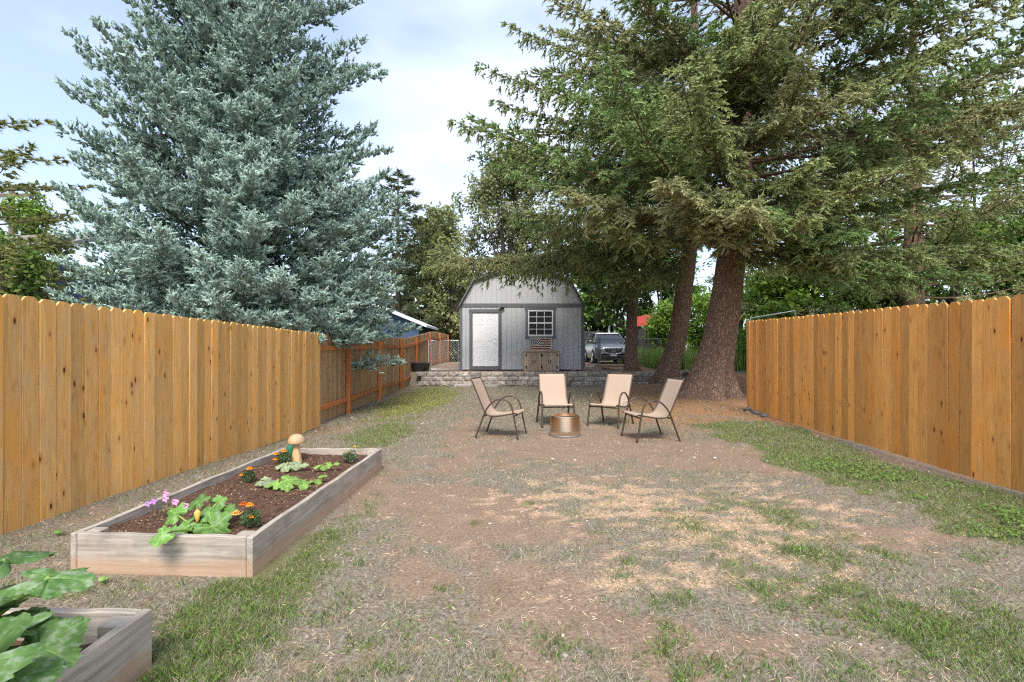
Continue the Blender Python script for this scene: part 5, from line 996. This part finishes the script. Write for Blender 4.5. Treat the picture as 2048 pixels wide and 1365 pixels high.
exC = [(6.6, px(905, 240, 13.0), .95, .17, 0), (7.6, px(960, 132, 13.2), .95, .16, 0), (8.7, px(1015, 48, 13.4), .9, .16, 0), (7.1, px(990, 205, 13.6), .9, .16, 0), (6.1, px(985, 300, 13.2), 1.0, .14, 0),
       (4.6, px(1130, 385, 10.2), .45, .26, 1), (4.7, px(1320, 372, 8.9), .4, .28, 1), (4.5, px(1500, 415, 8.8), .4, .26, 1), (5.3, px(1240, 280, 10.4), .5, .26, 0), (6.0, px(1190, 250, 10.8), .5, .25, 0), (4.2, px(1220, 455, 10.8), .5, .24, 0), (4.2, px(1400, 470, 10.2), .5, .22, 1),
       (6.2, px(1600, 130, 9.0), .4, .26, 1), (6.6, px(1720, 190, 9.2), .45, .26, 1), (5.0, px(1800, 330, 9.6), .45, .25, 0), (4.5, px(1830, 440, 9.8), .45, .25, 0), (4.1, px(1880, 520, 10.4), .4, .24, 0), (4.0, px(1700, 520, 10.0), .5, .22, 0), (5.6, px(1980, 260, 10.6), .45, .25, 0), (7.2, px(1900, 90, 10.6), .45, .25, 0), (3.9, px(2040, 500, 11.5), .4, .24, 0), (4.0, px(1560, 540, 11.0), .6, .2, 0), (4.8, px(1060, 430, 12.2), .6, .2, 0), (7.2, px(1460, 110, 9.6), .4, .28, 0), (7.4, px(1525, 90, 9.6), .4, .28, 1), (7.8, px(1430, 55, 9.8), .4, .28, 2), (7.1, px(1565, 125, 9.6), .4, .28, 0), (8.1, px(1500, 25, 9.8), .4, .28, 0), (4.9, px(1480, 395, 9.3), .4, .28, 0), (4.8, px(1440, 430, 9.5), .45, .28, 1), (4.7, px(1545, 430, 9.6), .45, .28, 2), (7.4, px(1475, 60, 9.5), .4, .26, 0), (6.9, px(1390, 120, 9.8), .4, .26, 0), (8.2, px(1560, 10, 10), .4, .26, 1), (6.2, px(1330, 190, 10), .45, .26, 0), (6.6, px(1590, 230, 9.2), .4, .26, 1), (5.2, px(1640, 330, 9.4), .45, .26, 0), (4.4, px(1620, 440, 9.6), .45, .26, 0), (3.9, px(1960, 560, 10.6), .35, .26, 2), (3.9, px(1800, 545, 10.2), .35, .26, 2), (4.2, px(1720, 470, 9.6), .4, .26, 2)]
NC = spruce(tC, 5.2, 13.2, .7, 4.6, 17.5, 19, lambda z: 6.6 * (1 - (max(z - 4, 0) / 16) ** 1.5) + .2, .19, .55, .85, 2, (1, .3), skip=lambda z, g, L_: 5.6 < z < 6.6 and math.cos(g - math.atan2(-13.2, -5.2)) > .95 and L_ > 2, tpath=pathC, trad=[.54, .47, .415, .375, .34, .29, .2, .03], flare=.46, extra=[(a, tuple(b), c, d, e) for a, b, c, d, e in exC])
tB = thing('spruce_tree', 'drooping spruce with leaning trunk just behind the thickest one', 'tree', (5.55, 18, .2), group='spruces on the right')
pathB = [(5.38, 18, GZ(5.4, 18) - .08), (5.57, 18, .92), (5.85, 18, 1.87), (6.05, 18, 3.45), (6.2, 18, 4.6), (6.35, 18, 6.5), (6.4, 18, 12), (6.4, 18, 17)]
exB = [(5.8, px(950, 526, 17.6), .95, .14, 0), (5.7, px(880, 522, 17), .95, .13, 1), (5.5, px(1060, 530, 17.4), .95, .14, 0), (5.3, px(1130, 540, 17.2), .9, .16, 2), (5.6, px(850, 538, 17.2), .95, .12, 0), (5.9, px(900, 520, 18.2), .9, .12, 1), (5.2, px(1010, 545, 16.6), 1.0, .12, 0), (5.4, px(1090, 500, 15.5), .7, .18, 0), (5.2, px(1150, 520, 15), .7, .2, 0), (6.5, px(1040, 430, 16.), .8, .18, 0), (7.2, px(1080, 350, 16), .8, .2, 0), (4.8, px(1220, 560, 15.2), .7, .2, 0), (4.6, px(1310, 560, 15), .6, .2, 0), (4.4, px(1185, 590, 17), .9, .16, 0)]
NB = spruce(tB, 5.55, 18, .8, 5.0, 15.5, 17, lambda z: 5.6 * (1 - (max(z - 4, 0) / 13.5) ** 1.5) + .2, .30, .75, .85, 5, (1, .15), tpath=pathB, trad=[.40, .35, .31, .29, .27, .22, .15, .02], flare=.2, extra=[(a, tuple(b), c, d, e) for a, b, c, d, e in exB], azoff=1.1)
tA = thing('spruce_tree', 'slim straight spruce on the raised terrace beside the car', 'tree', (4.78, 20.3, .5), group='spruces on the right')
pathA = [(4.75, 20.3, GZ(4.75, 20.3) - .08), (4.72, 20.3, 1.5), (4.78, 20.3, 3.5), (4.9, 20.3, 6), (4.9, 20.3, 9), (4.9, 20.3, 13)]
exA = [(4.3, px(1195, 640, 19.2), .9, .2, 0), (4.2, px(1235, 650, 18.8), 1.0, .2, 0), (4.4, px(1300, 610, 18.9), .9, .2, 0), (4.5, px(1215, 600, 18.6), .8, .2, 0), (4.4, px(1180, 580, 20), .8, .2, 0)]
NA = spruce(tA, 4.78, 20.3, .1, 4.6, 12, 13, lambda z: 3.4 * (1 - (max(z - 4, 0) / 9.5) ** 1.4) + .2, .4, .6, .8, 8, (1, .15), tpath=pathA, trad=[.26, .22, .205, .17, .11, .02], sides=22, flare=.16, c1=(.17, .22, .13), extra=[(a, tuple(b), c, d, e) for a, b, c, d, e in exA], azoff=2.)
tD = thing('spruce_tree', 'spruce crown rising beyond the right fence at the edge of view', 'tree', (14.5, 18.5, .4), group='spruces on the right')
ND = spruce(tD, 14.5, 18.5, 0, 1.7, 15, 17, lambda z: 5.6 * (1 - (max(z - 3, 0) / 14) ** 1.4) + .2, .3, .45, .66, 11, (1, .1), tpath=[(14.5, 18.5, .2), (14.5, 18.5, 6), (14.5, 18.5, 17)], trad=[.4, .28, .02], sides=14, flare=.15, azoff=.4)

# --- broadleaf trees
def broadleaf(name, label, base, H, crowns, c0, c1, n, ls, group='background trees', droop=0, tr=.22, cat='tree', bark_='barkgrey', clump=.55, trunk=True):
    rt = thing(name, label, cat, base, group=group); W = MB(); b = Vector(base); P_ = []; Cc = []
    ctr = Vector((sum(c[0] for c in crowns) / len(crowns), sum(c[1] for c in crowns) / len(crowns), sum(c[2] for c in crowns) / len(crowns)))
    if trunk:
        W.tube([(0, 0, -.2), (ctr.x * .3, ctr.y * .3, ctr.z * .45), (ctr.x * .8, ctr.y * .8, ctr.z * .95)], [tr, tr * .75, tr * .4], 9)
    tot = sum(c[3] ** 2 for c in crowns)
    for (x, y, z, r, rz) in crowns:
        if trunk: W.tube([(ctr.x * .25, ctr.y * .25, ctr.z * .4), ((x + ctr.x * .3) / 1.6, (y + ctr.y * .3) / 1.6, z * .75), (x, y, z + rz * .4)], [tr * .5, tr * .32, .02], 6)
        m = int(n * r * r / tot); k = max(8, int(m / 70)); cd = nrm(rng.normal(size=(k, 3))); cr = rng.random(k) ** .45; cc = cd * cr[:, None] * np.array([r, r, rz]) + np.array([x, y, z])
        if trunk:
            for q in cc[::max(1, k // 14)]: W.tube([(x, y, z - rz * .2), tuple((q + np.array([x, y, z])) / 2 + np.array([0, 0, .1])), tuple(q)], [tr * .16, tr * .1, .008], 4, False)
        idx = rng.integers(0, k, m); p = cc[idx] + rng.normal(size=(m, 3)) * clump * .42 * np.array([1, 1, .75]); shade = rng.uniform(.75, 1.25, k)[idx][:, None]
        if droop: p[:, 2] -= droop * rng.random(m) ** 2
        mixv = rng.random((m, 1)); P_.append(p); Cc.append((np.array(c0) * (1 - mixv) + np.array(c1) * mixv) * shade)
    p = np.concatenate(P_); C = np.concatenate(Cc); m = len(p); nrmv = nrm(rng.normal(size=(m, 3)) + np.array([0, -.3, .9])); t = nrm(np.cross(nrmv, rng.normal(size=(m, 3)))); u = np.cross(nrmv, t)
    s_ = ls * 1.45 * rng.uniform(.6, 1.3, (m, 1)); V = np.stack([p - t * s_, p + u * s_ * .5 - t * s_ * .1, p + t * s_, p - u * s_ * .5 - t * s_ * .1], 1)
    if trunk: W.build('trunk', M[bark_], rt, smooth=True)
    link('crown', poly_mesh('crown', V, C, M['leaf']), None, rt); return rt
def bl_px(name, label, qx, ytop, ybase_z, Yd, halfw, c0, c1, n, ls, lobes=6, seed=1, zlow=.25, **k):
    Xd = (qx - 1024) / 1024 * Yd; ztop = CAMH + (700 - ytop) * Yd / 1024; hw = halfw * Yd / 1024; r_ = random.Random(seed); H = ztop - ybase_z; cr = []
    for i in range(lobes):
        t = (i + .5) / lobes; zc_ = H * (zlow + (1 - zlow) * t); wid = hw * math.sin(math.pi * min(1, .18 + .72 * t)) ** .7; rr = hw * r_.uniform(.38, .6)
        cr.append((r_.uniform(-1, 1) * max(wid - rr * .6, 0), r_.uniform(-.6, .6) * wid, min(zc_, H - rr * .75), rr, rr * 1.0))
    return broadleaf(name, label, (Xd, Yd, ybase_z), H, cr, c0, c1, n, ls, **k)
OL0, OL1 = (.155, .17, .07), (.31, .33, .15); PG0, PG1 = (.18, .21, .07), (.36, .39, .16); DK0, DK1 = (.05, .10, .02), (.15, .27, .05); BG0, BG1 = (.13, .24, .03), (.30, .45, .07); MG0, MG1 = (.09, .16, .03), (.24, .36, .075)
bl_px('willow_tree', 'tall grey-olive feathery tree behind the shed roof', 1010, 300, .5, 40, 100, OL0, OL1, 26000, .10, 18, 3, .2, droop=1.2)
bl_px('willow_tree', 'pale green rounded tree left of the shed', 872, 412, .4, 34, 85, PG0, PG1, 20000, .09, 14, 4, .12, droop=.6)
bl_px('broadleaf_tree', 'olive tree close behind the shed eave, left side', 905, 500, .4, 31, 60, OL0, PG1, 11000, .08, 10, 5, .05, droop=.3)
bl_px('broadleaf_tree', 'dark green maple right behind the grey car', 1225, 520, .6, 36, 95, DK0, DK1, 12000, .12, 11, 6, .05)
bl_px('broadleaf_tree', 'dark green tree between the slim and leaning trunks', 1330, 500, .6, 38, 80, DK0, DK1, 9000, .12, 9, 7, .05)
bl_px('broadleaf_tree', 'light green tree glimpsed between boughs above the shed', 1120, 440, .6, 44, 80, PG0, BG1, 8000, .12, 9, 8, .1)
for i, (qx, yt, Yd, hw, a, b, lab) in enumerate(((1330, 610, 27, 38, BG0, BG1, 'bright yellow-green shrub beside the red roof'), (1420, 590, 25, 55, BG0, BG1, 'bright yellow-green shrub behind the biggest trunk'), (1510, 560, 22, 55, BG0, BG1, 'bright green shrub just past the right fence end'))):
    bl_px('shrub', lab, qx, yt, .5, Yd, hw, a, b, 7000, .06, 9, 20 + i, .1, group='bright shrubs on the right', cat='shrub', tr=.06)
for i, (qx, yt, Yd, hw, a, b, lab) in enumerate(((1600, 500, 20, 90, MG0, BG1, 'green broadleaf tree behind the right fence, nearest its far end'), (1760, 470, 21, 110, MG0, MG1, 'mid green broadleaf tree behind the middle of the right fence'), (1920, 430, 20, 110, MG0, BG1, 'leafy green tree behind the right fence near the frame edge'), (2080, 380, 20, 110, MG0, MG1, 'green tree at the far right edge behind the fence'), (1680, 330, 34, 150, DK0, MG1, 'tall dark broadleaf tree far behind the right fence'), (1950, 180, 32, 160, MG0, MG1, 'tallest broadleaf tree far behind the right fence'), (1480, 420, 40, 110, MG0, PG1, 'distant green tree directly behind the biggest trunk'))):
    bl_px('broadleaf_tree', lab, qx, yt, .3, Yd, hw, a, b, 9000, .085, 10, 30 + i, .05)
bl_px('broadleaf_tree', 'bright green tree by the dark house at the far left', 35, 380, 0, 24, 70, MG0, BG1, 7000, .08, 8, 50, .1)
bl_px('broadleaf_tree', 'low dark green tree in front of the dark house', 8, 470, 0, 15, 55, DK0, MG1, 6000, .06, 7, 51, .05)
bl_px('broadleaf_tree', 'olive shrub glimpsed between fence and blue spruce, left', 110, 470, 0, 17, 55, OL0, PG1, 6000, .06, 7, 52, .05)
bl_px('broadleaf_tree', 'distant green tree behind the blue spruce and outbuilding', 740, 540, .3, 45, 90, MG0, PG1, 8000, .13, 8, 53, .05)
# pine at far left (long needles) and distant fir
pl = thing('pine_tree', 'loose yellow-green pine at the left edge behind the fence', 'tree', (-17.2, 15.5, 0)); W = trunk_mesh([(-17.2, 15.5, -.1), (-17.0, 15.5, 4), (-17.1, 15.5, 9)], [.25, .18, .03], 12, 4, .1, 3, rings=20); Sp = Shoots()
for k in range(46):
    z = 2.0 + 6.6 * k / 46; g = k * 2.4; bough(Sp, W, (-17.1, 15.5, z), g, (4.6 * (1 - ((z - 2) / 9) ** 1.6) + .3) * rng.uniform(.8, 1.2), R(8), .05, .22, .0, .35, .2, .16, (.13, .15, .035), (.30, .31, .10), .8, 4.0, .3, wr=.03)
finish_tree(pl, W, Sp, M['barkgrey'], 9, .13, .012)
ff = thing('fir_tree', 'distant dark conifer peeking out right of the blue spruce', 'tree', (-6.9, 31, 0)); W = trunk_mesh([(-6.9, 31, 0), (-6.9, 31, 6), (-6.9, 31, 12.3)], [.2, .14, .02], 10, 4, .1, 3, rings=16); Sp = Shoots()
for k in range(80):
    z = 2.0 + 10 * k / 80; g = k * 2.4; bough(Sp, W, (-6.9, 31, z), g, 3.2 * (1 - (z - 1.5) / 11.2) ** .8 + .2, R(5), .1, .25, .05, .3, .2, .28, (.05, .07, .03), (.15, .17, .08), .9, 4.5, .15, wr=.02)
finish_tree(ff, W, Sp, M['barkgrey'], 7, .12, .04)
# tall meadow grass behind the trunks
n = 26000; x = rng.uniform(6.0, 16, n); y = rng.uniform(20.5, 30, n); c = pv(n, (.20, .33, .06), .35); q = rng.random(n) < .25; c[q] = pv(q.sum(), (.36, .40, .16), .3)
Vg, Cg = make_blades(x, y, .35 + .75 * rng.random(n), .02 + .02 * rng.random(n), rng.random(n) * .35, c, two=False); stuff('meadow_grass', Vg, Cg, M['grass'], 'tall bright green meadow grass beyond the wire fence', 'grass')
n = 5000; x = rng.uniform(4.9, 9, n); y = rng.uniform(10.6, 14, n) ;
